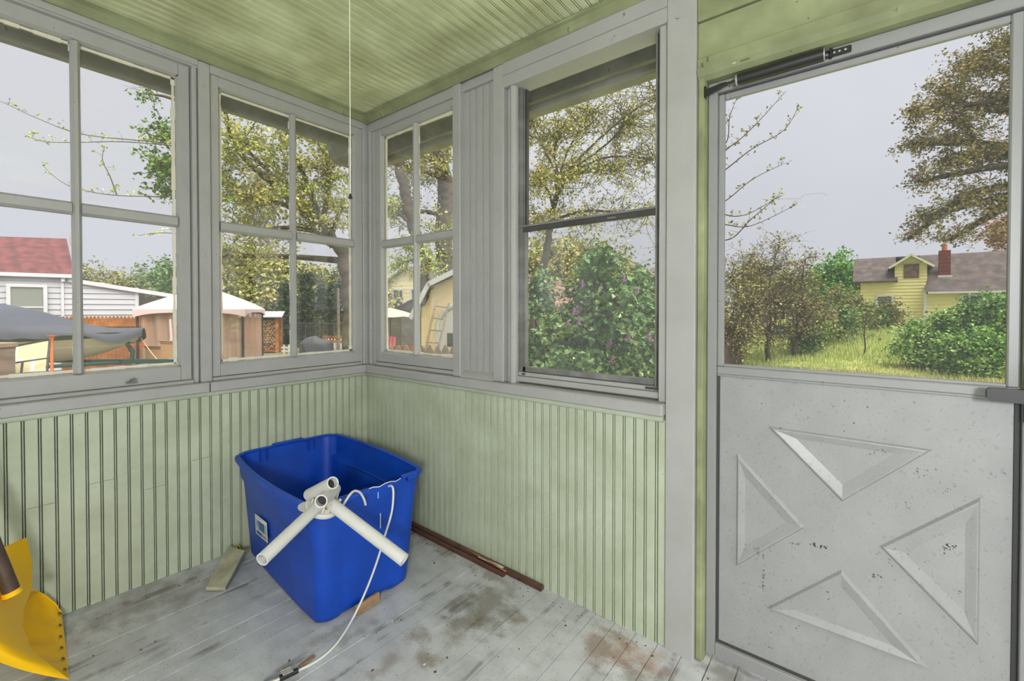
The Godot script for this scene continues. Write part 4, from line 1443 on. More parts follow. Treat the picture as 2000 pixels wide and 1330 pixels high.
func clapboards(t: Node, m: Material, a: Vector3, b: Vector3, y0: float, y1: float, step: float, out: float, called := "clapboard") -> void:
	# horizontal boards from a to b (left to right as seen from outside), each lapping over the one below
	var f := facing(a, b)
	var l := Vector2(b.x - a.x, b.z - a.z).length()
	var prof := PackedVector2Array([Vector2(0, 0), Vector2(out, 0.0), Vector2(out * 0.3, step + 0.01), Vector2(0, step + 0.01)])
	var bm := MB.new()
	bm.prism(prof, Transform3D(Basis(Vector3.BACK, Vector3.UP, Vector3.LEFT), Vector3(l, 0, 0)), l)
	var me := bm.mesh()
	me.surface_set_material(0, m)
	var y := y0
	while y < y1 - 0.01:
		shared(me, called, t, Transform3D(f, Vector3(a.x, y, a.z) - t.position))
		y += step

func house_window(t: Node, f: Basis, c: Vector3, w: float, h: float, frame: Material, pane: Material, called := "window") -> void:
	# c: middle of the window on the wall
	var b := MB.new()
	b.t = Transform3D(f, c - t.position)
	var k := 0.09
	for s in [-1.0, 1.0]:
		b.box(Vector3(s * (w / 2 + k / 2), 0, 0.02), Vector3(k, h + 2 * k, 0.06))
		b.box(Vector3(0, s * (h / 2 + k / 2), 0.02), Vector3(w, k, 0.06))
	b.box(Vector3(0, 0, 0.015), Vector3(w, 0.045, 0.03))
	var o := part(b, called, frame, t)
	for s in [-1.0, 1.0]:
		b = MB.new()
		b.t = Transform3D(f, c - t.position)
		b.box(Vector3(0, s * h / 4, 0.003), Vector3(w, h / 2 - 0.04, 0.01))
		part(b, "pane", pane, o)

func build_left_yard() -> void:
	M.siding = mat(rgb(190, 192, 197), 0.6, T.white, 0.35)
	M.red_roof = mat(rgb(140, 74, 72), 0.9, T.shingle, 0.8)
	M.dark_glass = mat(rgb(80, 84, 86), 0.12)
	M.blind = mat(rgb(128, 134, 122), 0.4)
	M.trim = mat(rgb(208, 210, 214), 0.5, T.white, 0.4)
	M.cedar = mat(rgb(206, 132, 66), 0.8, T.wood, 0.8)
	M.iron = mat(rgb(44, 44, 48), 0.5)
	# ---- neighbour's house with red roof
	var p0 := gp(-260, 12.35)
	var p1 := gp(143, 14.9)
	var f := facing(p0, p1)
	var t := thing("neighbour_house", "white clapboard house with red shingle roof beyond the boat", "house", p0)
	var o := p0
	var ye := 2.24
	clapboards(t, M.siding, p0, p1, -0.85, ye, 0.185, 0.04)
	var l := (p1 - p0).length()
	var b := MB.new()
	b.t = Transform3D(f, Vector3.ZERO)
	b.box(Vector3(l / 2, 1.55, -1.9), Vector3(l, 3.1, 3.7))
	part(b, "wall", M.siding, t)
	b = MB.new()
	b.t = Transform3D(f, Vector3.ZERO)
	b.box(Vector3(l / 2 + 0.02, ye + 0.85 + 0.06, 0.12), Vector3(l + 0.05, 0.12, 0.13))
	part(b, "gutter", M.trim, t)
	b = MB.new()
	b.t = Transform3D(f, Vector3.ZERO)
	b.box(Vector3(l - 0.24, 1.5, 0.06), Vector3(0.07, 3.0, 0.06))
	b.box(Vector3(l - 0.22, 3.02, 0.09), Vector3(0.09, 0.12, 0.1))
	part(b, "downspout", M.trim, t)
	b = MB.new()
	var e0 := f * Vector3(-0.2, ye + 0.85 + 0.13, 0.18)
	var e1 := f * Vector3(l + 0.06, ye + 0.85 + 0.13, 0.18)
	var r1 := at(130, 466, 16.6) - o
	var r0 := at(-300, 452, 14.6) - o
	slab(b, [e0, e1, r1, r0], Vector3(0, -0.06, 0))
	part(b, "roof", M.red_roof, t)
	var wc := at(54, 600, 14.16)
	house_window(t, f, wc, 0.72, 1.30, M.trim, M.blind)
	# ---- lean-to
	var l0 := gp(143, 14.9)
	var l1 := gp(265, 15.8)
	t = thing("lean_to_shed", "white clapboard lean-to with sloping roof and dark open bay", "shed", l0)
	o = l0
	var fl := facing(l0, l1)
	var ll := (l1 - l0).length()
	var y := -0.85
	while y < 2.1:
		var run := ll
		if y + 0.19 > 1.92:
			run = ll * clampf((2.24 - (y + 0.17)) / 0.3, 0.1, 1.0)
		var bm := MB.new()
		bm.t = Transform3D(fl, Vector3(0, y + 0.85, 0))
		bm.prism(PackedVector2Array([Vector2(0, 0), Vector2(0.04, 0.0), Vector2(0.010, 0.195), Vector2(0, 0.195)]), Transform3D(Basis(Vector3.BACK, Vector3.UP, Vector3.LEFT), Vector3(run, 0, 0)), run)
		part(bm, "clapboard", M.siding, t)
		y += 0.185
	b = MB.new()
	b.t = Transform3D(fl, Vector3.ZERO)
	b.prism(PackedVector2Array([Vector2(0, 0), Vector2(ll, 0), Vector2(ll, 2.78), Vector2(0, 3.05)]), Transform3D(Basis.IDENTITY, Vector3(0, 0, -2.5)), 2.48)
	part(b, "wall", M.siding, t)
	b = MB.new()
	b.t = Transform3D(fl, Vector3.ZERO)
	b.box(Vector3(ll + 0.04, 1.4, 0.02), Vector3(0.10, 2.8, 0.06))
	part(b, "corner_board", M.trim, t)
	var le := gp(345, 16.4)
	b = MB.new()
	var ra := fl * Vector3(-0.1, 3.10, 0.1)
	var rc := (le - o) + Vector3(0, 2.60, 0) + fl * Vector3(0.5, -0.1, 0.1)
	slab(b, [ra, rc, rc + fl * Vector3(0, 0, -2.7), ra + fl * Vector3(0, 0, -2.7)], Vector3(0, -0.14, 0))
	part(b, "roof", M.trim, t)
	b = MB.new()
	b.t = Transform3D(fl, Vector3.ZERO)
	b.box(Vector3(ll + 0.75, 1.25, -1.4), Vector3(1.4, 2.5, 0.1))
	part(b, "back_wall", M.siding, t)
	# ---- cedar picket fence
	var f0 := gp(120, 13.6)
	var f1 := gp(292, 14.3)
	t = thing("cedar_fence", "orange cedar dog-eared picket fence behind the boat", "fence", f0)
	var ff := facing(f0, f1)
	var fl2 := (f1 - f0).length()
	var pk := MB.new()
	pk.prism(PackedVector2Array([Vector2(0, 0), Vector2(0.088, 0), Vector2(0.088, 1.74), Vector2(0.072, 1.80), Vector2(0.044, 1.825), Vector2(0.016, 1.80), Vector2(0, 1.74)]), Transform3D.IDENTITY, 0.02)
	var pme := pk.mesh()
	pme.surface_set_material(0, M.cedar)
	var x := 0.0
	while x < fl2:
		shared(pme, "picket", t, Transform3D(ff, ff * Vector3(x, 0, 0)))
		x += 0.098
	for yy in [0.35, 1.05, 1.52]:
		b = MB.new()
		b.t = Transform3D(ff, Vector3.ZERO)
		b.box(Vector3(fl2 / 2, yy, 0.035), Vector3(fl2, 0.07, 0.035))
		part(b, "rail", M.cedar, t)
	# ---- boat under its cover
	var bow := gp(268, 11.3)
	var stern := gp(-330, 11.0)
	var bd := (stern - bow)
	bd.y = 0
	var L := 6.4
	var bx := bd.normalized()
	var bs := Basis(bx, Vector3.UP, bx.cross(Vector3.UP))
	t = thing("boat", "cream motorboat hull with dark green band on a trailer", "boat", bow + Vector3(0, 0.68, 0))
	var beam := func(s: float) -> float: return 1.02 * pow(clampf(s / 0.45, 0.0, 1.0), 0.55)
	var hullf := func(u: float, v: float) -> Vector3:
		# u from bow to stern, v from the keel up to the gunwale, on one side
		var s := u
		var keel := 0.55 * pow(1.0 - clampf(s / 0.35, 0.0, 1.0), 2.0) + 0.02
		var gun := lerpf(0.78, 0.74, s)
		var flare := pow(v, 0.6)
		return bs * Vector3(s * L - 0.10 * v * (1.0 - clampf(s * 4.0, 0.0, 1.0)), lerpf(keel, gun, v), beam.call(s) * flare)
	M.cream = mat(rgb(214, 204, 186), 0.4)
	M.boat_green = mat(rgb(20, 62, 52), 0.35)
	var hull := MB.new()
	hull.grid(40, 12, func(u: float, v: float) -> Vector3: return hullf.call(u, v * 0.74), true)
	hull.grid(40, 12, func(u: float, v: float) -> Vector3:
		var q: Vector3 = bs.inverse() * hullf.call(u, v * 0.74)
		return bs * Vector3(q.x, q.y, -q.z))
	part(hull, "hull", M.cream, t)
	hull = MB.new()
	hull.grid(40, 3, func(u: float, v: float) -> Vector3: return hullf.call(u, 0.74 + v * 0.26), true)
	hull.grid(40, 3, func(u: float, v: float) -> Vector3:
		var q: Vector3 = bs.inverse() * hullf.call(u, 0.74 + v * 0.26)
		return bs * Vector3(q.x, q.y, -q.z))
	part(hull, "green_band", M.boat_green, t)
	for vv in [0.30, 0.46, 0.60]:
		var st := []
		for i in 25:
			st.append(hullf.call(0.06 + 0.94 * i / 24.0, vv) + bs * Vector3(0, 0, 0.012))
		b = MB.new()
		b.tube(st, 0.014, 0.014, 5)
		part(b, "spray_rail", mat(rgb(226, 220, 206), 0.4), t)
	t = thing("boat_cover", "charcoal fabric cover draped over the boat", "boat cover", bow + Vector3(0, 0.68, 0))
	var nz := FastNoiseLite.new()
	nz.seed = 9
	nz.frequency = 0.9
	var cov := MB.new()
	var cf := func(u: float, v: float) -> Vector3:
		# v runs over the boat from the near gunwale to the far one
		var s := u
		var a := PI * v
		var top := 0.87 + 0.67 * smoothstep(0.10, 0.62, s)
		var hem := lerpf(0.82, 0.66, smoothstep(0.0, 0.3, s)) - 0.30 * (1.0 - smoothstep(0.0, 0.10, absf(s - 0.05)))
		var bw: float = beam.call(s) + 0.06
		var c := cos(a)
		var up := pow(sin(a), 0.75)
		var fold := 0.022 * nz.get_noise_3d(s * 14.0 + c * 3.0, v * 2.0, 0.0) + 0.012 * sin(s * 60.0 + v * 9.0) * (1.0 - sin(a))
		return bs * Vector3(s * L - 0.16 * (1.0 - clampf(s * 8.0, 0.0, 1.0)), lerpf(hem, top, up) + fold, bw * c * (1.0 + fold))
	cov.grid(80, 28, cf, true)
	cov.grid(80, 28, func(u: float, v: float) -> Vector3: return cf.call(u, v) - Vector3(0, 0.008, 0))
	part(cov, "cover", mat(rgb(72, 76, 88), 0.85), t)
	# ---- trailer
	t = thing("boat_trailer", "green steel boat trailer with winch post and jack", "trailer", bow)
	M.teal = mat(rgb(22, 88, 84), 0.45, T.grime, 1.2)
	var tube_pts := func(list: Array) -> Array:
		var out := []
		for q in list:
			out.append(bs * q)
		return out
	b = MB.new()
	b.t = Transform3D(bs, Vector3.ZERO)
	b.box(Vector3(0.1, 0.70, 0.0), Vector3(2.0, 0.10, 0.10))
	part(b, "tongue", M.teal, t)
	for s in [-1.0, 1.0]:
		b = MB.new()
		b.tube(tube_pts.call([Vector3(0.4, 0.68, s * 0.05), Vector3(2.4, 0.62, s * 0.85), Vector3(6.2, 0.60, s * 0.85)]), 0.05, 0.05, 6)
		part(b, "frame_rail", M.teal, t)
		b = MB.new()
		b.tube(tube_pts.call([Vector3(4.3, 0.33, s * 1.02), Vector3(4.3, 0.33, s * 1.20)]), 0.33, 0.33, 20)
		part(b, "wheel", M.black, t)
	b = MB.new()
	b.tube(tube_pts.call([Vector3(4.3, 0.33, -1.1), Vector3(4.3, 0.33, 1.1)]), 0.03, 0.03, 8)
	part(b, "axle", M.teal, t)
	b = MB.new()
	b.tube(tube_pts.call([Vector3(0.15, 0.72, 0), Vector3(0.12, 0.95, 0), Vector3(0.34, 1.24, 0)]), 0.05, 0.05, 6)
	b.box(bs * Vector3(0.30, 1.22, 0.0), Vector3(0.30, 0.12, 0.14), bs)
	part(b, "winch_post", M.teal, t)
	b = MB.new()
	b.tube(tube_pts.call([Vector3(0.36, 1.20, 0.08), Vector3(0.36, 1.20, 0.14)]), 0.08, 0.08, 14)
	b.tube(tube_pts.call([Vector3(0.36, 1.20, 0.14), Vector3(0.34, 0.95, 0.16), Vector3(0.22, 0.88, 0.16)]), 0.015, 0.015, 5)
	part(b, "winch", M.iron, t)
	b = MB.new()
	b.tube(tube_pts.call([Vector3(0.17, 0.0, 0.10), Vector3(0.17, 1.02, 0.10)]), 0.035, 0.035, 8)
	part(b, "jack", M.chrome, t)
	b = MB.new()
	b.tube(tube_pts.call([Vector3(-0.80, 0.73, 0.0), Vector3(-1.02, 0.77, 0.0)]), 0.045, 0.03, 8)
	part(b, "coupler", M.chrome, t)
	b = MB.new()
	b.tube(tube_pts.call([Vector3(0.0, 1.30, 0.1), Vector3(-0.14, 1.06, 0.12), Vector3(-0.30, 0.86, 0.1), Vector3(-0.42, 0.74, 0.08)]), 0.012, 0.012, 5)
	part(b, "tie_rope", mat(rgb(222, 190, 170), 0.8), t)
	var orange := mat(rgb(232, 118, 56), 0.6)
	b = MB.new()
	b.box(bs * Vector3(-0.02, 1.10, 0.10), Vector3(0.10, 0.14, 0.03), bs)
	part(b, "strap_hook", orange, t)
	# ---- orange prop under the gunwale
	var pp := gp(100, 9.9)
	t = thing("orange_prop", "orange plastic pole with forked top beside the boat hull", "pole", pp)
	b = MB.new()
	b.tube([Vector3.ZERO, Vector3(0, 1.36, 0)], 0.028, 0.028, 8)
	part(b, "pole", orange, t)
	b = MB.new()
	b.lathe([Vector2(0.02, 1.30), Vector2(0.05, 1.40), Vector2(0.09, 1.44), Vector2(0.0, 1.44)], Transform3D.IDENTITY, 10)
	part(b, "fork", orange, t)
	# ---- folded patio lounger leaning upright
	var c0 := at(22, 732, 7.0)
	var c1 := at(92, 726, 7.2)
	var c2 := at(98, 662, 7.35)
	var c3 := at(28, 676, 7.15)
	t = thing("folding_lounger", "folded patio lounger with beige sling and dark frame on end", "lounger", c0)
	b = MB.new()
	b.tube([c0 - c0, c1 - c0, c2 - c0, c3 - c0, c0 - c0], 0.018, 0.018, 8)
	part(b, "frame", M.iron, t)
	b = MB.new()
	var ins := func(a: float, d: float) -> Vector3: return (c0.lerp(c1, a)).lerp(c3.lerp(c2, a), d) - c0
	slab(b, [ins.call(0.05, 0.04), ins.call(0.95, 0.04), ins.call(0.95, 0.95), ins.call(0.05, 0.95)], (c0 - EYE).normalized() * 0.01)
	part(b, "sling", mat(rgb(198, 188, 146), 0.8), t)
	for q in [[0.50, 0.62, 0.05, 0.50], [0.10, 0.62, 0.44, 0.52], [0.05, 0.11, 0.1, 0.95]]:
		b = MB.new()
		var toward := -(c0 - EYE).normalized() * 0.006
		slab(b, [ins.call(q[0], q[2]) + toward, ins.call(q[1], q[2]) + toward, ins.call(q[1], q[3]) + toward, ins.call(q[0], q[3]) + toward], (c0 - EYE).normalized() * 0.003)
		part(b, "white_strap", M.white_plastic, t)
	b = MB.new()
	b.tube([at(14, 712, 6.95) - c0, at(40, 707, 6.95) - c0, at(95, 699, 7.2) - c0], 0.014, 0.014, 6)
	b.tube([at(44, 706, 6.93) - c0, at(41, 733, 6.9) - c0, gp(40, 6.9) - c0], 0.016, 0.016, 6)
	b.tube([c1 - c0, gp(94, 7.2) - c0], 0.016, 0.016, 6)
	part(b, "folded_legs", M.iron, t)
	# ---- brown deck box
	var k0 := gp(-46, 6.6)
	t = thing("deck_box", "brown resin box with a lidded top by the lounger", "box", k0)
	b = MB.new()
	var kf := facing(gp(-70, 6.6), gp(10, 6.6))
	b.t = Transform3D(kf, Vector3.ZERO)
	b.cbox(Vector3(0, 0.72, 0), Vector3(0.62, 1.44, 0.5), 0.02)
	M.resin = mat(rgb(150, 126, 112), 0.7, T.wood, 1.0)
	part(b, "body", M.resin, t)
	b = MB.new()
	b.t = Transform3D(kf, Vector3.ZERO)
	b.cbox(Vector3(0, 1.48, 0), Vector3(0.66, 0.08, 0.54), 0.015)
	part(b, "lid", mat(rgb(176, 150, 136), 0.7, T.wood, 1.0), t)
	# ---- cardboard boxes
	for q in [[318, 12.1, 0.62, 0.95, 0.5], [346, 11.9, 0.55, 1.10, 0.5]]:
		var cp := gp(q[0], q[1])
		t = thing("cardboard_box", "brown cardboard box standing before the netted gazebo", "box", cp, "cardboard boxes before the gazebo")
		b = MB.new()
		b.t = Transform3D(facing(gp(q[0] - 10, q[1] + 0.1), gp(q[0] + 10, q[1])), Vector3.ZERO)
		b.cbox(Vector3(0, q[3] / 2, 0), Vector3(q[2], q[3], q[4]), 0.006)
		part(b, "carton", mat(rgb(206, 162, 118), 0.85), t)
		b = MB.new()
		b.t = Transform3D(facing(gp(q[0] - 10, q[1] + 0.1), gp(q[0] + 10, q[1])), Vector3.ZERO)
		b.box(Vector3(0, q[3] + 0.05, 0.26), Vector3(q[2], 0.12, 0.01), Basis(Vector3.RIGHT, 0.5))
		part(b, "flap", mat(rgb(196, 150, 106), 0.85), t)
	build_gazebo()
	build_woodpile()

func build_gazebo() -> void:
	var c := [gp(268, 12.6), gp(474, 13.2), gp(512, 16.2), Vector3.ZERO]
	c[3] = c[0] + c[2] - c[1]
	var mid: Vector3 = (c[0] + c[1] + c[2] + c[3]) / 4.0
	var t := thing("gazebo", "pale pink two-tier canopy gazebo with dark posts and netting", "gazebo", mid)
	M.canopy = mat(rgb(226, 200, 194), 0.85)
	M.canopy.backlight_enabled = true
	M.canopy.backlight = Color(0.25, 0.2, 0.18)
	M.net = glass(0.52, rgb(206, 170, 146), 0.9)
	var eave := 2.02
	for i in 4:
		var p: Vector3 = c[i] - mid
		var b := MB.new()
		b.tube([p, p + Vector3(0, eave, 0)], 0.035, 0.035, 6)
		part(b, "post", M.iron, t)
		var p2: Vector3 = c[(i + 1) % 4] - mid
		var ov := 1.06
		# roof side: bulging panel from the eave to the vent ring
		b = MB.new()
		var rf := func(u: float, v: float) -> Vector3:
			var e := (p * ov).lerp(p2 * ov, u)
			var q := e * lerpf(1.0, 0.22, v)
			return Vector3(q.x, eave + 0.02 + 0.60 * pow(v, 0.85) - 0.03 * sin(PI * u) * (1.0 - v), q.z)
		b.grid(16, 10, rf, true)
		b.grid(16, 10, func(u: float, v: float) -> Vector3: return rf.call(u, v) - Vector3(0, 0.01, 0))
		part(b, "roof_panel", M.canopy, t)
		b = MB.new()
		var vf := func(u: float, v: float) -> Vector3:
			var e := (p * ov).lerp(p2 * ov, u)
			var drop := 0.10 + 0.13 * pow(absf(u * 2.0 - 1.0), 4.0)
			return Vector3(e.x, eave + 0.02 - drop * (1.0 - v), e.z)
		b.grid(20, 2, vf, true)
		b.grid(20, 2, func(u: float, v: float) -> Vector3: return vf.call(u, v) * 0.997)
		part(b, "valance", M.canopy, t)
		b = MB.new()
		var cf := func(u: float, v: float) -> Vector3:
			var q := (p * 0.30).lerp(p2 * 0.30, u) * lerpf(1.0, 0.02, v)
			return Vector3(q.x, eave + 0.70 + 0.16 * v, q.z)
		b.grid(8, 6, cf, true)
		b.grid(8, 6, func(u: float, v: float) -> Vector3: return cf.call(u, v) - Vector3(0, 0.02, 0))
		part(b, "vent_cap", M.canopy, t)
		b = MB.new()
		b.grid(4, 1, func(u: float, v: float) -> Vector3:
			var q := (p * 0.2).lerp(p2 * 0.2, u)
			return Vector3(q.x, eave + 0.58 + 0.14 * v, q.z), true)
		part(b, "vent_ring", mat(rgb(190, 160, 140), 0.9), t)
	# netting: front face drawn back in places, right face full
	for q in [[0, 1, 0.02, 0.44], [0, 1, 0.80, 1.0], [1, 2, 0.02, 1.0], [2, 3, 0.0, 1.0], [3, 0, 0.0, 1.0]]:
		var a: Vector3 = c[q[0]] - mid
		var d: Vector3 = c[q[1]] - mid
		var nrm := (d - a).normalized().cross(Vector3.UP)
		var b := MB.new()
		b.grid(60, 8, func(u: float, v: float) -> Vector3:
			var g := lerpf(q[2], q[3], u)
			var p := a.lerp(d, g) * 0.97
			p += nrm * (0.05 * sin(u * 46.0 * (float(q[3]) - float(q[2])) + 1.3 * v) + 0.02 * sin(u * 17.0))
			return Vector3(p.x, 0.03 + v * (eave - 0.08), p.z), true)
		part(b, "netting", M.net, t)
	for u in [0.30, 0.52]:
		var a := (c[0] as Vector3).lerp(c[1], u) - mid
		var b := MB.new()
		b.tube([a + Vector3(0, 1.75, 0.02), a + Vector3(0.02, 1.2, 0.04), a + Vector3(-0.02, 0.75, 0)], 0.035, 0.05, 6)
		part(b, "tied_curtain", M.canopy, t)
	# iron railing inside the right and back sides
	for q in [[1, 2], [2, 3], [3, 0]]:
		var a: Vector3 = (c[q[0]] - mid) * 0.93
		var d: Vector3 = (c[q[1]] - mid) * 0.93
		for y in [0.28, 0.86]:
			var b := MB.new()
			b.tube([a + Vector3(0, y, 0), d + Vector3(0, y, 0)], 0.016, 0.016, 5)
			part(b, "rail", M.iron, t)
		for i in 16:
			var p := a.lerp(d, (i + 0.5) / 16.0)
			var b := MB.new()
			b.tube([p + Vector3(0, 0.28, 0), p + Vector3(0, 0.86, 0)], 0.009, 0.009, 4)
			part(b, "baluster", M.iron, t)

func build_woodpile() -> void:
	var a := gp(492, 20.6)
	var d := gp(541, 20.8)
	var f := facing(a, d)
	var l := (d - a).length()
	var t := thing("firewood_rack", "roofed firewood rack beside the gazebo", "rack", a)
	for q in [[-0.05, 0.0], [l, 0.0], [-0.05, -0.5], [l, -0.5]]:
		var b := MB.new()
		b.t = Transform3D(f, Vector3.ZERO)
		b.box(Vector3(q[0], 0.85, q[1]), Vector3(0.14, 1.7, 0.10))
		part(b, "post", M.cedar, t)
	var b := MB.new()
	b.t = Transform3D(f, Vector3.ZERO)
	slab(b, [Vector3(-0.5, 1.72, 0.25), Vector3(l + 0.3, 1.72, 0.25), Vector3(l + 0.1, 1.95, -0.8), Vector3(-0.5, 1.95, -0.8)], Vector3(0, -0.05, 0))
	part(b, "roof", mat(rgb(196, 200, 206), 0.5), t)
	b = MB.new()
	b.t = Transform3D(f, Vector3.ZERO)
	b.box(Vector3(l / 2, 0.08, -0.25), Vector3(l, 0.06, 0.5))
	part(b, "floor_slat", M.cedar, t)
	b = MB.new()
	b.t = Transform3D(f, Vector3.ZERO)
	b.box(Vector3(l / 2, 0.9, -0.56), Vector3(l, 1.7, 0.03))
	part(b, "back_panel", mat(rgb(66, 50, 40), 0.9), t)
	var r := RandomNumberGenerator.new()
	r.seed = 31
	var kinds := []
	for k in 5:
		var m := MB.new()
		var n := 5 + k % 3
		var pts := PackedVector2Array()
		for i in n:
			var an := TAU * i / n + r.randf() * 0.4
			pts.append(Vector2(cos(an), sin(an)) * r.randf_range(0.046, 0.075))
		m.prism(pts, Transform3D(Basis.IDENTITY, Vector3(0, 0, -0.4)), 0.42)
		var me := m.mesh()
		me.surface_set_material(0, mat([rgb(196, 152, 112), rgb(176, 132, 96), rgb(210, 172, 134), rgb(150, 110, 82), rgb(188, 146, 108)][k], 0.9, T.wood, 2.0))
		kinds.append(me)
	var row := 0
	var y := 0.18
	while y < 1.52:
		var x := 0.10 + (row % 2) * 0.06
		while x < l - 0.10:
			var o := shared(kinds[r.randi() % 5], numbered("firewood_log"), self, Transform3D(f * Basis(Vector3.BACK, r.randf() * TAU), a + f * Vector3(x + r.randf_range(-0.015, 0.015), y + r.randf_range(-0.012, 0.012), r.randf_range(-0.06, 0.0))))
			o.set_meta("label", "split firewood log stacked in the roofed rack")
			o.set_meta("category", "log")
			o.set_meta("group", "split logs in the firewood rack")
			x += 0.122
		y += 0.108
		row += 1

func build_middle_yard() -> void:
	var b := MB.new()
	# ---- small white garden edging fence
	var e0 := gp(551, 20.0)
	var t := thing("garden_edging", "small white lattice edging fence beside the firewood", "fence", e0)
	var ef := facing(e0, gp(572, 20.0))
	for x in [0.08, 0.30]:
		b = MB.new()
		b.t = Transform3D(ef, Vector3.ZERO)
		b.box(Vector3(x, 0.22, 0), Vector3(0.06, 0.44, 0.02))
		part(b, "upright", M.white_plastic, t)
	for y in [0.14, 0.30]:
		b = MB.new()
		b.t = Transform3D(ef, Vector3.ZERO)
		b.box(Vector3(0.2, y, 0.015), Vector3(0.48, 0.06, 0.02))
		part(b, "crossbar", M.white_plastic, t)
	# ---- grill under a cover
	var g0 := gp(618, 15.4)
	t = thing("covered_grill", "barbecue grill under a dark grey fabric cover", "grill", g0)
	var gf := facing(gp(600, 15.4), gp(640, 15.6))
	var nz := FastNoiseLite.new()
	nz.seed = 3
	nz.frequency = 1.6
	b = MB.new()
	var gr := func(u: float, v: float) -> Vector3:
		var a := TAU * u
		var ca := cos(a)
		var sa := sin(a)
		var sx := signf(ca) * pow(absf(ca), 0.4)
		var sz := signf(sa) * pow(absf(sa), 0.4)
		var top := clampf((v - 0.78) / 0.22, 0.0, 1.0)
		var spread := lerpf(0.60, 0.50, v) * (1.0 - 0.45 * top) * (1.0 - smoothstep(0.93, 1.0, v) * 0.98)
		var p := Vector3(sx * spread, v * 1.12 - 0.14 * clampf(sx, 0.0, 1.0) * top, sz * spread * 0.55)
		p += Vector3(sx, 0, sz) * 0.05 * nz.get_noise_3d(u * 14.0, v * 1.2, 2.0) * (1.0 - top)
		return gf * p
	b.grid(48, 20, gr, false, true)
	part(b, "cover", mat(rgb(70, 74, 80), 0.85), t)
	# ---- rough timber pole
	var p0 := gp(660, 15.0)
	t = thing("timber_pole", "slim grey timber pole standing in the yard by the grill", "pole", p0)
	b = MB.new()
	b.tube([Vector3.ZERO, Vector3(0.02, 1.2, 0), Vector3(0.01, 2.75, 0)], 0.055, 0.045, 8)
	part(b, "pole", mat(rgb(150, 138, 124), 0.9, T.wood, 1.2), t)
	# ---- orange cedar benches
	bench(gp(628, 17.4), gp(700, 16.8), "long cedar rail bench with a back in front of white pickets")
	bench(gp(745, 12.6), gp(806, 12.2), "cedar picnic bench standing behind the grey picket fence")
	bench(gp(806, 11.6), gp(834, 11.8), "short cedar bench beside the yellow barn")
	# ---- row of little white pickets
	var w0 := gp(634, 18.4)
	var w1 := gp(700, 18.0)
	t = thing("white_picket_edging", "row of low white pointed pickets behind the cedar bench", "fence", w0)
	var wf := facing(w0, w1)
	var wl := (w1 - w0).length()
	var pk := MB.new()
	pk.prism(PackedVector2Array([Vector2(-0.045, 0), Vector2(0.045, 0), Vector2(0.045, 0.50), Vector2(0, 0.62), Vector2(-0.045, 0.50)]), Transform3D.IDENTITY, 0.02)
	var me := pk.mesh()
	me.surface_set_material(0, M.white_plastic)
	var x := 0.05
	while x < wl:
		shared(me, "picket", t, Transform3D(wf, wf * Vector3(x, 0.25, 0)))
		x += 0.145
	b = MB.new()
	b.t = Transform3D(wf, Vector3.ZERO)
	b.box(Vector3(wl / 2, 0.50, -0.02), Vector3(wl, 0.06, 0.02))
	part(b, "rail", M.white_plastic, t)
	# ---- wire fence before the hedge
	var c0 := gp(570, 23.0)
	var c1 := gp(712, 21.5)
	t = thing("wire_fence", "dark chain-link fence with thin posts before the hedge", "fence", c0)
	var cf := facing(c0, c1)
	var cl := (c1 - c0).length()
	for i in 6:
		b = MB.new()
		b.tube([cf * Vector3(cl * i / 5.0, 0, 0), cf * Vector3(cl * i / 5.0, 1.35, 0)], 0.03, 0.03, 6)
		part(b, "post", M.alu_dark, t)
	b = MB.new()
	b.tube([cf * Vector3(0, 1.33, 0), cf * Vector3(cl, 1.33, 0)], 0.022, 0.022, 5)
	part(b, "top_rail", M.alu_dark, t)
	b = MB.new()
	b.t = Transform3D(cf, Vector3.ZERO)
	b.box(Vector3(cl / 2, 0.68, 0), Vector3(cl, 1.28, 0.004))
	part(b, "mesh_panel", glass(0.3, rgb(60, 62, 60), 0.9), t)
	# ---- patio umbrella
	var u0 := gp(762, 15.6)
	t = thing("patio_umbrella", "faded salmon patio umbrella before the grey outbuilding", "umbrella", u0)
	b = MB.new()
	b.tube([Vector3.ZERO, Vector3(0, 2.1, 0)], 0.022, 0.022, 8)
	part(b, "pole", M.resin, t)
	for i in 8:
		b = MB.new()
		var a0 := TAU * i / 8.0 + 0.2
		var a1 := TAU * (i + 1) / 8.0 + 0.2
		var uf := func(u: float, v: float) -> Vector3:
			var d := Vector3(cos(a0), 0, sin(a0)).lerp(Vector3(cos(a1), 0, sin(a1)), u)
			return d * 1.02 * (1.0 - v) + Vector3(0, 1.80 + 0.30 * pow(v, 0.85) - 0.03 * sin(PI * u) * (1.0 - v), 0)
		b.grid(6, 8, uf)
		part(b, "canopy_panel", mat(rgb(224, 182, 158), 0.85), t)
	# ---- grey outbuilding and pale yellow house behind
	var s0 := gp(738, 21.5)
	var s1 := gp(838, 20.5)
	t = thing("grey_outbuilding", "weathered grey clapboard outbuilding behind the umbrella", "shed", s0)
	var grey := mat(rgb(138, 134, 128), 0.85, T.grime, 0.5)
	clapboards(t, grey, s0, s1, -0.85, 0.95, 0.16, 0.025)
	var sf := facing(s0, s1)
	var sl := (s1 - s0).length()
	b = MB.new()
	b.t = Transform3D(sf, Vector3.ZERO)
	b.prism(PackedVector2Array([Vector2(0, 0), Vector2(sl, 0), Vector2(sl, 2.6), Vector2(sl * 0.95, 2.75), Vector2(0.6, 1.84), Vector2(0, 1.84)]), Transform3D(Basis.IDENTITY, Vector3(0, 0, -3.0)), 2.98)
	part(b, "wall", grey, t)
	b = MB.new()
	b.t = Transform3D(sf, Vector3.ZERO)
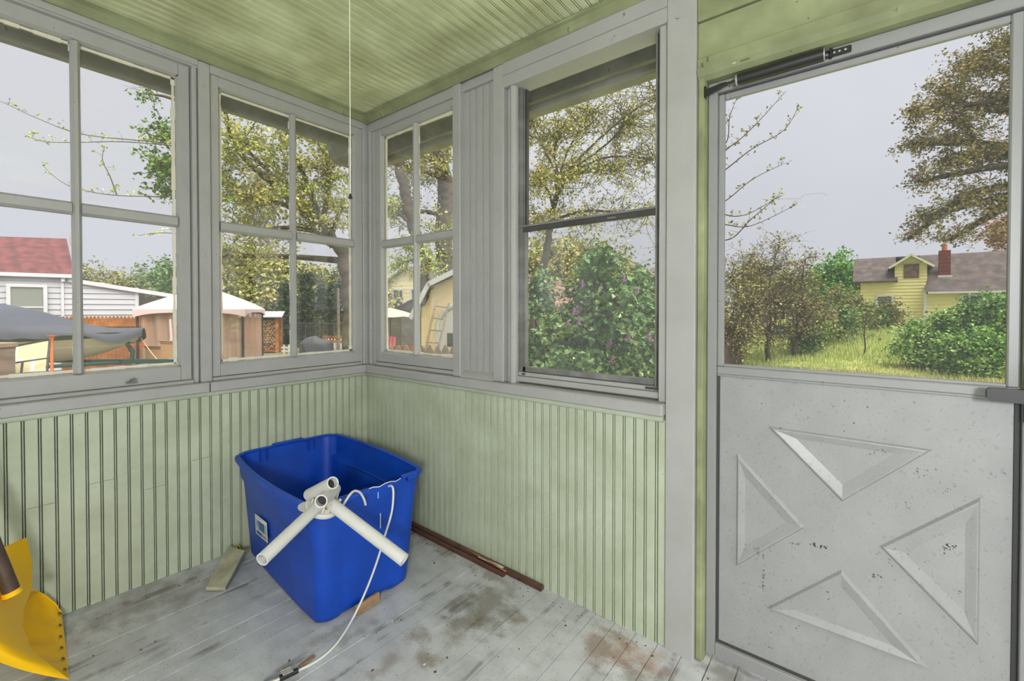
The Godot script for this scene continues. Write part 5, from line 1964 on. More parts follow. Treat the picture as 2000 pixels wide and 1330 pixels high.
	slab(b, [Vector3(0.3, 1.80, 0.15), Vector3(sl * 0.97, 2.85, 0.15), Vector3(sl * 0.97, 2.85, -3.1), Vector3(0.3, 1.80, -3.1)], Vector3(0, -0.08, 0))
	part(b, "roof", mat(rgb(104, 100, 98), 0.9, T.shingle, 0.6), t)
	b = MB.new()
	b.t = Transform3D(sf, Vector3.ZERO)
	b.box(Vector3(sl * 0.62, 0.9, 0.04), Vector3(0.75, 1.75, 0.05))
	part(b, "door", mat(rgb(166, 164, 160), 0.8, T.grime, 0.6), t)
	var y0 := gp(752, 36.0)
	var y1 := gp(842, 34.0)
	t = thing("pale_yellow_house", "pale yellow gabled house far behind the grey outbuilding", "house", y0)
	var yf := facing(y0, y1)
	var yl := (y1 - y0).length()
	var pale := mat(rgb(236, 226, 178), 0.8, T.white, 0.3)
	clapboards(t, pale, y0, y1, -0.85, 3.2, 0.28, 0.03)
	b = MB.new()
	b.t = Transform3D(yf, Vector3.ZERO)
	b.prism(PackedVector2Array([Vector2(0, 0), Vector2(yl, 0), Vector2(yl, 4.1), Vector2(yl / 2, 5.4), Vector2(0, 4.1)]), Transform3D(Basis.IDENTITY, Vector3(0, 0, -6.0)), 5.98)
	part(b, "wall", pale, t)
	b = MB.new()
	b.t = Transform3D(yf, Vector3.ZERO)
	slab(b, [Vector3(-0.3, 4.0, 0.3), Vector3(yl / 2, 5.5, 0.3), Vector3(yl / 2, 5.5, -6.2), Vector3(-0.3, 4.0, -6.2)], Vector3(0, -0.15, 0))
	slab(b, [Vector3(yl / 2, 5.5, 0.3), Vector3(yl + 0.3, 4.0, 0.3), Vector3(yl + 0.3, 4.0, -6.2), Vector3(yl / 2, 5.5, -6.2)], Vector3(0, -0.15, 0))
	part(b, "roof", mat(rgb(120, 112, 108), 0.9, T.shingle, 0.4), t)
	house_window(t, yf, y0 + yf * Vector3(yl * 0.30, 2.9, 0.03), 0.9, 1.4, M.trim, M.dark_glass)
	house_window(t, yf, y0 + yf * Vector3(yl * 0.70, 2.9, 0.03), 0.9, 1.4, M.trim, M.dark_glass)
	# ---- red garden chair
	var r0 := gp(754, 14.8)
	t = thing("garden_chair", "faded red slatted garden chair under the umbrella", "chair", r0)
	var rm := mat(rgb(176, 76, 84), 0.7)
	var rf := facing(gp(740, 14.8), gp(768, 14.8))
	for i in 5:
		b = MB.new()
		b.t = Transform3D(rf, Vector3.ZERO)
		b.cbox(Vector3(-0.22 + 0.11 * i, 0.72 + 0.05 * (2 - absf(i - 2.0)) * 0.5, -0.12), Vector3(0.09, 0.78, 0.02), 0.006, Basis(Vector3.RIGHT, -0.3))
		part(b, "back_slat", rm, t)
	b = MB.new()
	b.t = Transform3D(rf, Vector3.ZERO)
	b.cbox(Vector3(0, 0.38, 0.2), Vector3(0.55, 0.03, 0.5), 0.006)
	part(b, "seat", rm, t)
	for q in [[-0.27, 0.4], [0.27, 0.4], [-0.27, 0.0], [0.27, 0.0]]:
		b = MB.new()
		b.t = Transform3D(rf, Vector3.ZERO)
		b.box(Vector3(q[0], 0.28, q[1]), Vector3(0.05, 0.56, 0.05))
		part(b, "leg", rm, t)
	for s in [-0.3, 0.3]:
		b = MB.new()
		b.t = Transform3D(rf, Vector3.ZERO)
		b.cbox(Vector3(s, 0.57, 0.2), Vector3(0.1, 0.025, 0.6), 0.006)
		part(b, "arm", rm, t)
	# ---- yellow barn shed
	build_barn()
	# ---- grey picket fence near the porch
	var f0 := gp(726, 7.5)
	var f1 := gp(1012, 7.3)
	t = thing("grey_picket_fence", "weathered grey dog-eared picket fence near the porch", "fence", f0)
	var ff := facing(f0, f1)
	var fl := (f1 - f0).length()
	var kinds := []
	for c in [rgb(146, 130, 112), rgb(132, 116, 100), rgb(160, 144, 124)]:
		pk = MB.new()
		pk.prism(PackedVector2Array([Vector2(0, 0), Vector2(0.125, 0), Vector2(0.125, 1.32), Vector2(0.085, 1.41), Vector2(0.0625, 1.43), Vector2(0.04, 1.41), Vector2(0, 1.32)]), Transform3D.IDENTITY, 0.02)
		me = pk.mesh()
		me.surface_set_material(0, mat(c, 0.9, T.wood, 1.0))
		kinds.append(me)
	x = 0.0
	while x < fl:
		shared(kinds[rng.randi() % 3], "picket", t, Transform3D(ff, ff * Vector3(x, rng.randf_range(-0.02, 0.015), 0)))
		x += 0.135
	for yy in [0.35, 1.05]:
		b = MB.new()
		b.t = Transform3D(ff, Vector3.ZERO)
		b.box(Vector3(fl / 2, yy, -0.025), Vector3(fl, 0.08, 0.04))
		part(b, "rail", M.cedar, t)

func bench(a: Vector3, d: Vector3, label: String) -> void:
	var f := facing(a, d)
	var l := (d - a).length()
	var t := thing("cedar_bench", label, "bench", a)
	for q in [[0.46, 0.18], [0.46, 0.34], [0.78, -0.02], [0.94, -0.05]]:
		var b := MB.new()
		b.t = Transform3D(f, Vector3.ZERO)
		if q[0] < 0.5:
			b.cbox(Vector3(l / 2, q[0], q[1]), Vector3(l, 0.04, 0.14), 0.005)
		else:
			b.cbox(Vector3(l / 2, q[0], q[1]), Vector3(l, 0.11, 0.035), 0.005)
		part(b, "plank", M.cedar, t)
	var n := maxi(2, int(l / 0.9) + 1)
	for i in n:
		var x := lerpf(0.08, l - 0.08, float(i) / (n - 1))
		var b := MB.new()
		b.t = Transform3D(f, Vector3.ZERO)
		b.box(Vector3(x, 0.50, -0.06), Vector3(0.09, 1.0, 0.06))
		part(b, "post", M.cedar, t)
		b = MB.new()
		b.t = Transform3D(f, Vector3.ZERO)
		b.box(Vector3(x, 0.22, 0.34), Vector3(0.09, 0.44, 0.06))
		part(b, "leg", M.cedar, t)

func build_barn() -> void:
	var c1 := gp(1036, 11.2)
	var c0 := gp(823, 12.85)
	var f := facing(c0, c1)
	var l := (c1 - c0).length()
	var t := thing("barn_shed", "yellow gambrel barn shed with white arched door", "shed", c0)
	var yellow := mat(rgb(238, 216, 168), 0.7, T.white, 0.5)
	var h := 1.95
	var pts := PackedVector2Array([Vector2(0, 0), Vector2(l, 0), Vector2(l, h), Vector2(l * 0.86, 2.72), Vector2(l / 2, 3.16), Vector2(l * 0.14, 2.72), Vector2(0, h)])
	var b := MB.new()
	b.t = Transform3D(f, Vector3.ZERO)
	b.prism(pts, Transform3D(Basis.IDENTITY, Vector3(0, 0, -4.2)), 4.2)
	part(b, "wall", yellow, t)
	# upright siding boards on the gable
	var x := 0.0
	while x < l - 0.05:
		var xm := x + 0.15
		var top := h
		if xm < l * 0.14:
			top = lerpf(h, 2.72, xm / (l * 0.14))
		elif xm < l / 2:
			top = lerpf(2.72, 3.16, (xm - l * 0.14) / (l * 0.36))
		elif xm < l * 0.86:
			top = lerpf(3.16, 2.72, (xm - l / 2) / (l * 0.36))
		else:
			top = lerpf(2.72, h, clampf((xm - l * 0.86) / (l * 0.14), 0, 1))
		b = MB.new()
		b.t = Transform3D(f, Vector3.ZERO)
		b.cbox(Vector3(x + 0.145, top / 2 - 0.02, 0.008), Vector3(0.29, top - 0.06, 0.016), 0.006)
		part(b, "siding_board", yellow, t)
		x += 0.3
	# gambrel roof of four slopes, with shingle courses
	var rl := [Vector2(-0.18, h - 0.12), Vector2(l * 0.14 - 0.02, 2.78), Vector2(l / 2, 3.24), Vector2(l * 0.86 + 0.02, 2.78), Vector2(l + 0.18, h - 0.12)]
	var sh := [mat(rgb(196, 150, 128), 0.9, T.shingle, 0.8), mat(rgb(182, 136, 114), 0.9, T.shingle, 0.8), mat(rgb(206, 162, 138), 0.9, T.shingle, 0.8)]
	for i in 4:
		var a: Vector2 = rl[i]
		var d: Vector2 = rl[i + 1]
		var n := 8
		var nn := Vector2(-(d.y - a.y), d.x - a.x).normalized()
		for k in n:
			var q0 := a.lerp(d, float(k) / n) + nn * (0.03 if i < 2 else 0.012)
			var q1 := a.lerp(d, float(k + 1) / n) + nn * (0.012 if i < 2 else 0.03)
			b = MB.new()
			b.t = Transform3D(f, Vector3.ZERO)
			slab(b, [Vector3(q0.x, q0.y, 0.25), Vector3(q1.x, q1.y, 0.25), Vector3(q1.x, q1.y, -4.4), Vector3(q0.x, q0.y, -4.4)], Vector3(-nn.x, -nn.y, 0) * 0.05)
			part(b, "shingle_course", sh[(k * 2 + i) % 3] if i >= 2 else mat(rgb(112, 104, 98), 0.9, T.shingle, 0.8), t)
	# white rake boards
	for i in 4:
		var a: Vector2 = rl[i]
		var d: Vector2 = rl[i + 1]
		var m := (a + d) / 2.0
		b = MB.new()
		b.t = Transform3D(f, Vector3.ZERO)
		b.box(Vector3(m.x, m.y - 0.03, 0.26), Vector3((d - a).length() + 0.05, 0.14, 0.04), Basis(Vector3.BACK, (d - a).angle()))
		part(b, "rake_board", M.trim, t)
	# arched double door
	var arch := PackedVector2Array()
	var dx := l * 0.46
	var dw := 0.95
	arch.append(Vector2(dx - dw, 0.05)); arch.append(Vector2(dx + dw, 0.05))
	for i in 13:
		var an := PI * i / 12.0
		arch.append(Vector2(dx + dw * cos(an), 1.45 + 0.68 * sin(an)))
	b = MB.new()
	b.t = Transform3D(f, Vector3.ZERO)
	b.prism(arch, Transform3D(Basis.IDENTITY, Vector3(0, 0, 0.01)), 0.04)
	var dr := part(b, "door", M.trim, t)
	for s in [[-0.66, -0.36], [-0.30, -0.02], [0.10, 0.40], [0.48, 0.78]]:
		b = MB.new()
		b.t = Transform3D(f, Vector3.ZERO)
		b.box(Vector3(dx + (s[0] + s[1]) / 2, 1.18, 0.055), Vector3(s[1] - s[0], 0.38, 0.01))
		part(b, "pane", M.dark_glass, dr)
	for s in [-1.0, 1.0]:
		b = MB.new()
		b.t = Transform3D(f, Vector3.ZERO)
		b.box(Vector3(dx + s * (dw + 0.07), 0.75, 0.03), Vector3(0.14, 1.5, 0.05))
		part(b, "door_trim", M.trim, t)
	b = MB.new()
	b.t = Transform3D(f, Vector3.ZERO)
	var arc := []
	for i in 17:
		var an := PI * i / 16.0
		arc.append(Vector3(dx + (dw + 0.07) * cos(an), 1.47 + 0.75 * sin(an), 0.03))
	b.tube(arc, 0.075, 0.075, 6)
	part(b, "door_arch", M.trim, t)
	# ladder leaning on the gable
	var base := gp(836, 11.6)
	var lt := thing("wooden_ladder", "weathered wooden ladder leaning on the yellow barn", "ladder", base)
	var a0 := at(826, 706, 11.7) - base
	var a1 := at(852, 588, 12.15) - base
	var b0 := at(850, 706, 11.55) - base
	var b1 := at(877, 592, 11.95) - base
	a0 = a0 + (a0 - a1) * 0.62
	b0 = b0 + (b0 - b1) * 0.62
	var lm := mat(rgb(176, 164, 148), 0.85, T.wood, 1.2)
	for q in [[a0, a1], [b0, b1]]:
		b = MB.new()
		b.tube([q[0], q[1]], 0.045, 0.04, 4)
		part(b, "side_rail", lm, lt)
	for i in 8:
		b = MB.new()
		var k := (i + 0.6) / 8.0
		b.tube([a0.lerp(a1, k), b0.lerp(b1, k)], 0.02, 0.02, 6)
		part(b, "rung", lm, lt)

func build_right_yard() -> void:
	var b := MB.new()
	# ---- blue-grey house past the lilac
	var h0 := gp(1252, 30.0)
	var h1 := gp(1400, 27.0)
	h0.y = -0.85
	h1.y = -0.85
	var t := thing("blue_grey_house", "blue-grey sided house beyond the lilac bush", "house", h0)
	var bg := mat(rgb(176, 188, 200), 0.7, T.white, 0.3)
	clapboards(t, bg, h0, h1, -0.85, 3.4, 0.22, 0.03)
	var f := facing(h0, h1)
	var l := (h1 - h0).length()
	b = MB.new()
	b.t = Transform3D(f, Vector3.ZERO)
	b.box(Vector3(l / 2, 2.2, -2.5), Vector3(l, 4.4, 4.98))
	part(b, "wall", bg, t)
	b = MB.new()
	b.t = Transform3D(f, Vector3.ZERO)
	slab(b, [Vector3(-0.4, 4.2, 0.4), Vector3(l + 0.4, 4.2, 0.4), Vector3(l, 5.4, -2.5), Vector3(0.6, 5.4, -2.5)], Vector3(0, -0.15, 0))
	part(b, "roof", mat(rgb(150, 148, 146), 0.9, T.shingle, 0.4), t)
	house_window(t, f, h0 + f * Vector3(0.75, 3.15, 0.03), 0.50, 0.55, M.trim, M.dark_glass)
	house_window(t, f, h0 + f * Vector3(1.35, 3.15, 0.03), 0.50, 0.55, M.trim, M.dark_glass)
	house_window(t, f, h0 + f * Vector3(0.55, 1.30, 0.03), 0.35, 0.65, M.trim, M.dark_glass)
	# ---- yellow house with dormer and chimney
	build_yellow_house()
	# ---- blue tarpaulins in the undergrowth
	for q in [[1524, 21.0, 0.30, 0.36, 0.32], [1574, 21.5, 0.18, 0.30, 0.20]]:
		var p := gp(q[0], q[1])
		t = thing("blue_tarp", "crumpled bright blue tarpaulin in the tangled shrubs", "tarpaulin", p, "blue tarpaulins under the shrubs")
		b = MB.new()
		var nz := FastNoiseLite.new()
		nz.seed = int(q[0])
		nz.frequency = 2.2
		b.grid(20, 12, func(u: float, v: float) -> Vector3:
			var a := TAU * u
			var rr: float = sin(PI * 0.5 * (1.0 - v)) * (q[2] + 0.10 * nz.get_noise_2d(u * 4.0, v * 3.0))
			return Vector3(cos(a) * rr, v * q[4] + 0.05 * nz.get_noise_2d(u * 6.0 + 9.0, v * 5.0), -sin(a) * rr), false, true)
		part(b, "tarp", mat(rgb(74, 140, 214), 0.5), t)
	# ---- old brown fence by the lawn
	var b0 := gp(1400, 13.5)
	var b1 := gp(1444, 14.5)
	t = thing("brown_plank_fence", "low dark brown plank fence at the lawn edge", "fence", b0)
	f = facing(b0, b1)
	l = (b1 - b0).length()
	var x := 0.0
	var me: Mesh
	var pk := MB.new()
	pk.box(Vector3(0.07, 0.5, 0), Vector3(0.13, 1.0, 0.02))
	me = pk.mesh()
	me.surface_set_material(0, mat(rgb(96, 78, 68), 0.9, T.wood, 1.0))
	while x < l:
		shared(me, "plank", t, Transform3D(f, f * Vector3(x, rng.randf_range(-0.05, 0.0), 0)))
		x += 0.145

func build_yellow_house() -> void:
	# the front is square to the line of sight at its left corner
	var o := gp(1680, 27.0)
	o.y = 0.33
	var e := gp(1965, 23.2)
	e.y = 0.33
	var f := facing(o, e)
	var t := thing("yellow_house", "yellow clapboard house with dormer, brick chimney and brown roof", "house", o)
	var yel := mat(rgb(232, 222, 164), 0.75, T.white, 0.3)
	var rfm := mat(rgb(118, 104, 98), 0.9, T.shingle, 0.5)
	var lx := func(px: float) -> float:
		var r := (px - 1000.0) / FOCAL
		return 1.29 * (r * 27.0 - 21.39) / (1.0 + 0.815 * r)
	var wl: float = lx.call(1808.0)
	clapboards(t, yel, o, o + f.x * wl, o.y, o.y + 2.62, 0.19, 0.06)
	var b := MB.new()
	b.t = Transform3D(f, Vector3.ZERO)
	b.box(Vector3(wl / 2, 1.30, -3.0), Vector3(wl, 2.6, 5.98))
	part(b, "wall", yel, t)
	b = MB.new()
	b.t = Transform3D(f, Vector3.ZERO)
	b.box(Vector3(wl / 2, -0.35, -3.0), Vector3(wl - 0.1, 0.7, 5.8))
	part(b, "foundation", mat(rgb(96, 92, 86), 0.9), t)
	# dormer rising from the wall
	var d0: float = lx.call(1747.0)
	var d1: float = lx.call(1810.0)
	var dm := (d0 + d1) / 2.0
	clapboards(t, yel, o + f.x * d0, o + f.x * d1, o.y + 2.62, o.y + 3.42, 0.19, 0.06)
	b = MB.new()
	b.t = Transform3D(f, Vector3.ZERO)
	b.prism(PackedVector2Array([Vector2(d0, 2.5), Vector2(d1, 2.5), Vector2(d1, 3.42), Vector2(dm, 3.94), Vector2(d0, 3.42)]), Transform3D(Basis.IDENTITY, Vector3(0, 0, -3.0)), 3.01)
	part(b, "dormer", yel, t)
	for q in [[d0 - 0.28, 3.34, dm, 4.06], [dm, 4.06, d1 + 0.28, 3.34]]:
		b = MB.new()
		b.t = Transform3D(f, Vector3.ZERO)
		slab(b, [Vector3(q[0], q[1], 0.3), Vector3(q[2], q[3], 0.3), Vector3(q[2], q[3], -3.0), Vector3(q[0], q[1], -3.0)], Vector3(0, -0.08, 0))
		part(b, "dormer_roof", rfm, t)
		b = MB.new()
		b.t = Transform3D(f, Vector3.ZERO)
		var v := Vector2(q[2] - q[0], q[3] - q[1])
		b.box(Vector3((q[0] + q[2]) / 2, (q[1] + q[3]) / 2 - 0.05, 0.32), Vector3(v.length(), 0.12, 0.03), Basis(Vector3.BACK, v.angle()))
		part(b, "rake_board", mat(rgb(206, 208, 188), 0.6), t)
	b = MB.new()
	b.t = Transform3D(f, Vector3.ZERO)
	b.box(Vector3(lx.call(1779.0), 3.08, 0.05), Vector3(0.66, 0.82, 0.06))
	var bw := part(b, "boarded_window", mat(rgb(158, 124, 106), 0.85, T.shingle, 1.0), t)
	b = MB.new()
	b.t = Transform3D(f, Vector3.ZERO)
	b.box(Vector3(lx.call(1779.0), 3.43, 0.085), Vector3(0.60, 0.12, 0.02))
	part(b, "open_gap", M.dark_glass, bw)
	# roofs
	b = MB.new()
	b.t = Transform3D(f, Vector3.ZERO)
	slab(b, [Vector3(-0.36, 2.56, 0.40), Vector3(d0 + 0.12, 2.56, 0.40), Vector3(d0 + 0.12, 4.20, -2.6), Vector3(-0.36, 4.20, -2.6)], Vector3(0, -0.12, 0))
	part(b, "roof", rfm, t)
	b = MB.new()
	b.t = Transform3D(f, Vector3.ZERO)
	slab(b, [Vector3(d1 - 0.06, 1.84, 0.60), Vector3(9.5, 1.84, 0.60), Vector3(9.5, 4.20, -2.6), Vector3(d1 - 0.16, 4.20, -2.6)], Vector3(0, -0.12, 0))
	part(b, "roof", rfm, t)
	b = MB.new()
	b.t = Transform3D(f, Vector3.ZERO)
	slab(b, [Vector3(-0.36, 4.20, -2.6), Vector3(9.5, 4.20, -2.6), Vector3(9.5, 2.4, -6.2), Vector3(-0.36, 2.4, -6.2)], Vector3(0, -0.12, 0))
	part(b, "back_roof", rfm, t)
	# wing wall under the big roof
	clapboards(t, yel, o + f.x * wl + f.z * 0.30, o + f.x * 9.3 + f.z * 0.30, o.y, o.y + 1.80, 0.19, 0.06)
	b = MB.new()
	b.t = Transform3D(f, Vector3.ZERO)
	b.box(Vector3((wl + 9.3) / 2, 0.85, -2.0), Vector3(9.3 - wl, 1.9, 4.58))
	part(b, "wing_wall", yel, t)
	b = MB.new()
	b.t = Transform3D(f, Vector3.ZERO)
	b.box(Vector3((d1 + 9.5) / 2, 1.79, 0.64), Vector3(9.5 - d1, 0.11, 0.10))
	part(b, "gutter", M.trim, t)
	b = MB.new()
	b.t = Transform3D(f, Vector3.ZERO)
	b.box(Vector3(wl - 0.04, 0.95, 0.36), Vector3(0.14, 1.8, 0.10))
	part(b, "corner_board", M.trim, t)
	house_window(t, f, o + f * Vector3(lx.call(1727.5), 1.18, 0.05), 0.62, 0.90, M.trim, M.dark_glass)
	house_window(t, f, o + f * Vector3(lx.call(1900.0), 1.15, 0.36), 0.9, 0.9, M.trim, M.dark_glass)
	house_window(t, f, o + f * Vector3(lx.call(1945.0), 1.15, 0.36), 0.9, 0.9, M.trim, M.dark_glass)
	# chimney
	var brick := [mat(rgb(156, 76, 62), 0.9, T.shingle, 2.0), mat(rgb(142, 66, 56), 0.9, T.shingle, 2.0), mat(rgb(170, 90, 72), 0.9, T.shingle, 2.0)]
	var cx: float = lx.call(1848.0)
	b = MB.new()
	b.t = Transform3D(f, Vector3.ZERO)
	b.box(Vector3(cx, 3.35, -0.9), Vector3(0.42, 1.7, 0.42))
	var ch := part(b, "chimney", mat(rgb(120, 96, 88), 0.9), t)
	for k in 23:
		b = MB.new()
		b.t = Transform3D(f, Vector3.ZERO)
		b.box(Vector3(cx, 2.58 + k * 0.074, -0.9), Vector3(0.47, 0.064, 0.47))
		part(b, "brick_course", brick[k % 3], ch)
	b = MB.new()
	b.t = Transform3D(f, Vector3.ZERO)
	b.box(Vector3(cx, 2.75, -0.78), Vector3(0.60, 0.14, 0.5))
	part(b, "flashing", mat(rgb(190, 194, 196), 0.5), ch)
	b = MB.new()
	b.t = Transform3D(f, Vector3.ZERO)
	b.tube([Vector3(cx, 4.2, -0.9), Vector3(cx, 4.62, -0.9)], 0.13, 0.12, 10)
	part(b, "flue_pot", mat(rgb(186, 104, 74), 0.8), ch)

func leaf(b: MB, p: Vector3, s: float, r: RandomNumberGenerator) -> void:
	# one small leaf: two triangles folded along the midrib
	var d := Vector3(r.randfn(), r.randfn() * 0.7 - 0.2, r.randfn()).normalized()
	var q := d.cross(Vector3(r.randfn(), r.randfn(), r.randfn())).normalized()
	var n := d.cross(q) * 0.18 * s
	var w := s * r.randf_range(0.32, 0.46)
	b.tri(p, p + d * s * 0.55 + q * w + n, p + d * s)
	b.tri(p, p + d * s, p + d * s * 0.55 - q * w + n)

func tree(called: String, label: String, category: String, trunk: Array, r0: float, r1: float, blobs: Array, cols: Array, leaf_size: float, sd: int, group := "", bark: Material = null, density := 1.0) -> Node3D:
	# trunk: points from the ground up; blobs: [centre, radius, branches, leaves per branch, twig radius]
	var r := RandomNumberGenerator.new()
	r.seed = sd
	var base: Vector3 = trunk[0]
	var t := thing(called, label, category, base, group)
	var wood := MB.new()
	wood.t = Transform3D(Basis.IDENTITY, -base)
	var tp := smooth_path(trunk, 5)
	var pts := []
	for i in tp.size():
		pts.append(tp[i] + Vector3(r.randfn(), 0, r.randfn()) * r0 * 0.12)
	wood.tube(pts, r0, r1, 9)
	var fol := MB.new()
	fol.t = wood.t
	for bl in blobs:
		var c: Vector3 = bl[0]
		var rad: float = bl[1]
		# the limb that carries this part of the crown
		var bi := 0
		var best := 1e9
		for i in range(int(tp.size() * 0.45), tp.size()):
			var dd: float = absf(((tp[i] - c).length()) - rad * 1.0) + 0.8 * maxf(0.0, tp[i].y - c.y)
			if dd < best:
				best = dd
				bi = i
		var s: Vector3 = tp[bi]
		var lr := lerpf(r0, r1, float(bi) / tp.size()) * 0.55
		lr = minf(lr, 0.05 + 0.035 * (c - s).length())
		var mid := s.lerp(c, 0.5) + Vector3(r.randfn(), r.randf_range(0.0, 0.8), r.randfn()) * (c - s).length() * 0.10
		var limb := smooth_path([s, mid, c, c + (c - mid) * 0.15], 5)
		wood.tube(limb, lr, lr * 0.18, 6)
		for k in int(bl[2]):
			var lp: Vector3 = limb[clampi(int(limb.size() * r.randf_range(0.35, 1.0)), 0, limb.size() - 1)]
			var dir := Vector3(r.randfn(), r.randfn() * 0.8, r.randfn()).normalized()
			var tip := c + dir * rad * pow(r.randf(), 0.4)
			var m2 := lp.lerp(tip, 0.5) + Vector3(r.randfn(), r.randf_range(-0.3, 0.9), r.randfn()) * (tip - lp).length() * 0.12
			var br := smooth_path([lp, m2, tip], 3)
			var tr: float = bl[4]
			wood.tube(br, tr, tr * 0.3, 4, false)
			var n := int(bl[3] * density)
			var tw := []
			for j in 5:
				var q: Vector3 = br[r.randi_range(2, br.size() - 1)]
				var e := q + Vector3(r.randfn(), r.randfn() * 0.7 + 0.2, r.randfn()) * rad * 0.20
				wood.tube([q, q.lerp(e, 0.5) + Vector3(0, rad * 0.02, 0), e], tr * 0.5, tr * 0.2, 3, false)
				tw.append([q, e])
			var base_col: Color = cols[r.randi() % cols.size()]
			for j in n:
				var w: Array = tw[r.randi() % 5]
				var a: Vector3 = w[0].lerp(w[1], r.randf_range(0.2, 1.05))
				if r.randf() < 0.35:
					a = br[r.randi_range(1, br.size() - 1)]
				a += Vector3(r.randfn(), r.randfn(), r.randfn()) * leaf_size * 0.7
				var k2 := r.randf_range(0.75, 1.3)
				fol.col = Color(base_col.r * k2, base_col.g * k2, base_col.b * k2)
				leaf(fol, a, leaf_size * r.randf_range(0.6, 1.25), r)
	part(wood, "branches", bark if bark else M.bark, t)
	if fol.v.size() > 0:
		part(fol, "foliage", M.leaf, t).set_meta("kind", "stuff")
	return t

func L(r: int, g: int, b: int) -> Color:
	return rgb(r, g, b).srgb_to_linear()

func build_plants() -> void:
	M.leaf = leafy(0.35)
	M.bark = mat(rgb(128, 116, 102), 0.95, T.bark, 1.5)
	M.twig = mat(rgb(122, 100, 90), 0.95, T.bark, 2.0)
	M.dark_bark = mat(rgb(92, 82, 72), 0.95, T.bark, 1.5)
	var spring := [L(172, 168, 88), L(154, 158, 78), L(182, 174, 104), L(142, 150, 84)]
	var lime := [L(170, 186, 70), L(150, 172, 60), L(186, 190, 84)]
	var green := [L(86, 124, 56), L(102, 138, 62), L(74, 110, 52), L(118, 150, 70)]
	var olive := [L(140, 140, 74), L(126, 132, 66), L(154, 150, 84), L(112, 124, 66)]
	var dark := [L(44, 66, 44), L(54, 78, 50), L(38, 58, 40), L(64, 88, 54)]
	var bright := [L(122, 164, 74), L(140, 178, 88), L(102, 146, 64), L(152, 182, 104), L(84, 120, 60)]
	var gold := [L(168, 146, 66), L(150, 128, 58), L(182, 160, 80), L(134, 120, 60)]
	var rust := [L(150, 116, 78), L(138, 100, 74), L(164, 132, 86)]
	# ---- maple hanging into the first window
	tree("maple_tree", "green maple tree whose leafy boughs hang beside the first window", "tree",
		[gp(392, 9.0), at(388, 640, 9.0), at(384, 480, 9.0), at(392, 300, 9.2), at(400, 120, 9.4)], 0.17, 0.06,
		[[at(318, 325, 8.8), 0.62, 26, 34, 0.010], [at(338, 265, 8.8), 0.45, 16, 26, 0.009], [at(300, 250, 8.9), 0.40, 8, 14, 0.008], [at(330, 370, 8.8), 0.45, 12, 20, 0.008], [at(300, 185, 9.0), 0.55, 7, 12, 0.008], [at(372, 340, 9.0), 0.6, 14, 24, 0.009]], green, 0.085, 21)
	# long bare boughs with first leaves, from a tree right of the window
	sprays("flowering_branch_tree", "slender tree sending bare budding branches across the first window", gp(420, 8.0), 8.0, [at(425, 640, 8.0), at(418, 440, 8.0), at(415, 260, 8.0)],
		[[at(414, 290, 8.0), at(345, 285, 7.8), at(240, 277, 7.6), at(160, 278, 7.5), at(88, 277, 7.4), at(50, 265, 7.4)], [at(414, 286, 8.0), at(290, 276, 7.8), at(160, 262, 7.5), at(75, 232, 7.4), at(2, 198, 7.3)], [at(414, 400, 8.0), at(345, 386, 7.8), at(232, 382, 7.6), at(165, 372, 7.5), at(120, 355, 7.5), at(82, 322, 7.4)], [at(228, 380, 7.6), at(215, 345, 7.6), at(200, 312, 7.6), at(205, 285, 7.6)], [at(414, 470, 8.0), at(330, 455, 7.8), at(270, 460, 7.7)]], lime, 0.055, 5)
	# ---- tree filling the second window
	var t2 := [gp(684, 12.0), at(688, 640, 12.0), at(682, 560, 12.0), at(672, 500, 12.0), at(650, 470, 11.8), at(630, 440, 11.6)]
	tree("yard_tree", "spreading yard tree with crooked trunk seen through the second window", "tree", t2, 0.26, 0.14,
		[[at(480, 290, 9.5), 1.15, 24, 26, 0.012], [at(560, 260, 10.0), 1.0, 20, 22, 0.012], [at(640, 240, 10.5), 1.1, 20, 22, 0.012], [at(460, 380, 10.0), 1.1, 26, 30, 0.012], [at(550, 370, 10.5), 1.2, 28, 30, 0.012], [at(640, 340, 11.0), 1.1, 24, 24, 0.012], [at(500, 450, 11.0), 1.1, 22, 30, 0.010], [at(610, 430, 11.5), 1.0, 16, 22, 0.010], [at(670, 400, 12.0), 1.0, 16, 20, 0.012], [at(440, 220, 9.5), 0.9, 14, 14, 0.012], [at(450, 500, 11.5), 0.9, 20, 26, 0.010]], [L(184, 182, 92), L(166, 172, 82), L(194, 186, 108), L(152, 162, 88)], 0.085, 33, "", null, 2.2)
	# ---- two big trunks in the third window
	tree("shade_tree", "big shade tree with thick grey trunk behind the third window", "tree",
		[gp(872, 18.5), at(873, 600, 18.5), at(868, 420, 18.5), at(862, 260, 18.5), at(850, 120, 18.8)], 0.42, 0.28,
		[[at(800, 330, 17.5), 1.6, 24, 22, 0.018], [at(770, 420, 18.0), 1.4, 22, 22, 0.016], [at(850, 300, 16.5), 1.4, 20, 22, 0.016], [at(760, 290, 18.0), 1.4, 18, 20, 0.018], [at(870, 450, 16.5), 1.1, 16, 20, 0.014], [at(830, 230, 17.0), 1.4, 18, 20, 0.016]], spring, 0.12, 41, "", M.bark, 1.8)
	tree("leaning_tree", "leaning tree with two crooked limbs rising behind the grey outbuilding", "tree",
		[gp(838, 17.2), at(834, 590, 17.2), at(822, 520, 17.0), at(806, 440, 16.8), at(786, 360, 16.6), at(770, 250, 16.4)], 0.33, 0.15,
		[[at(752, 400, 16.5), 1.2, 18, 18, 0.014], [at(800, 470, 16.2), 1.2, 18, 22, 0.012], [at(772, 520, 16.5), 1.0, 16, 24, 0.012], [at(850, 520, 16.0), 0.9, 16, 26, 0.012]], lime, 0.10, 43, "", null, 1.4)
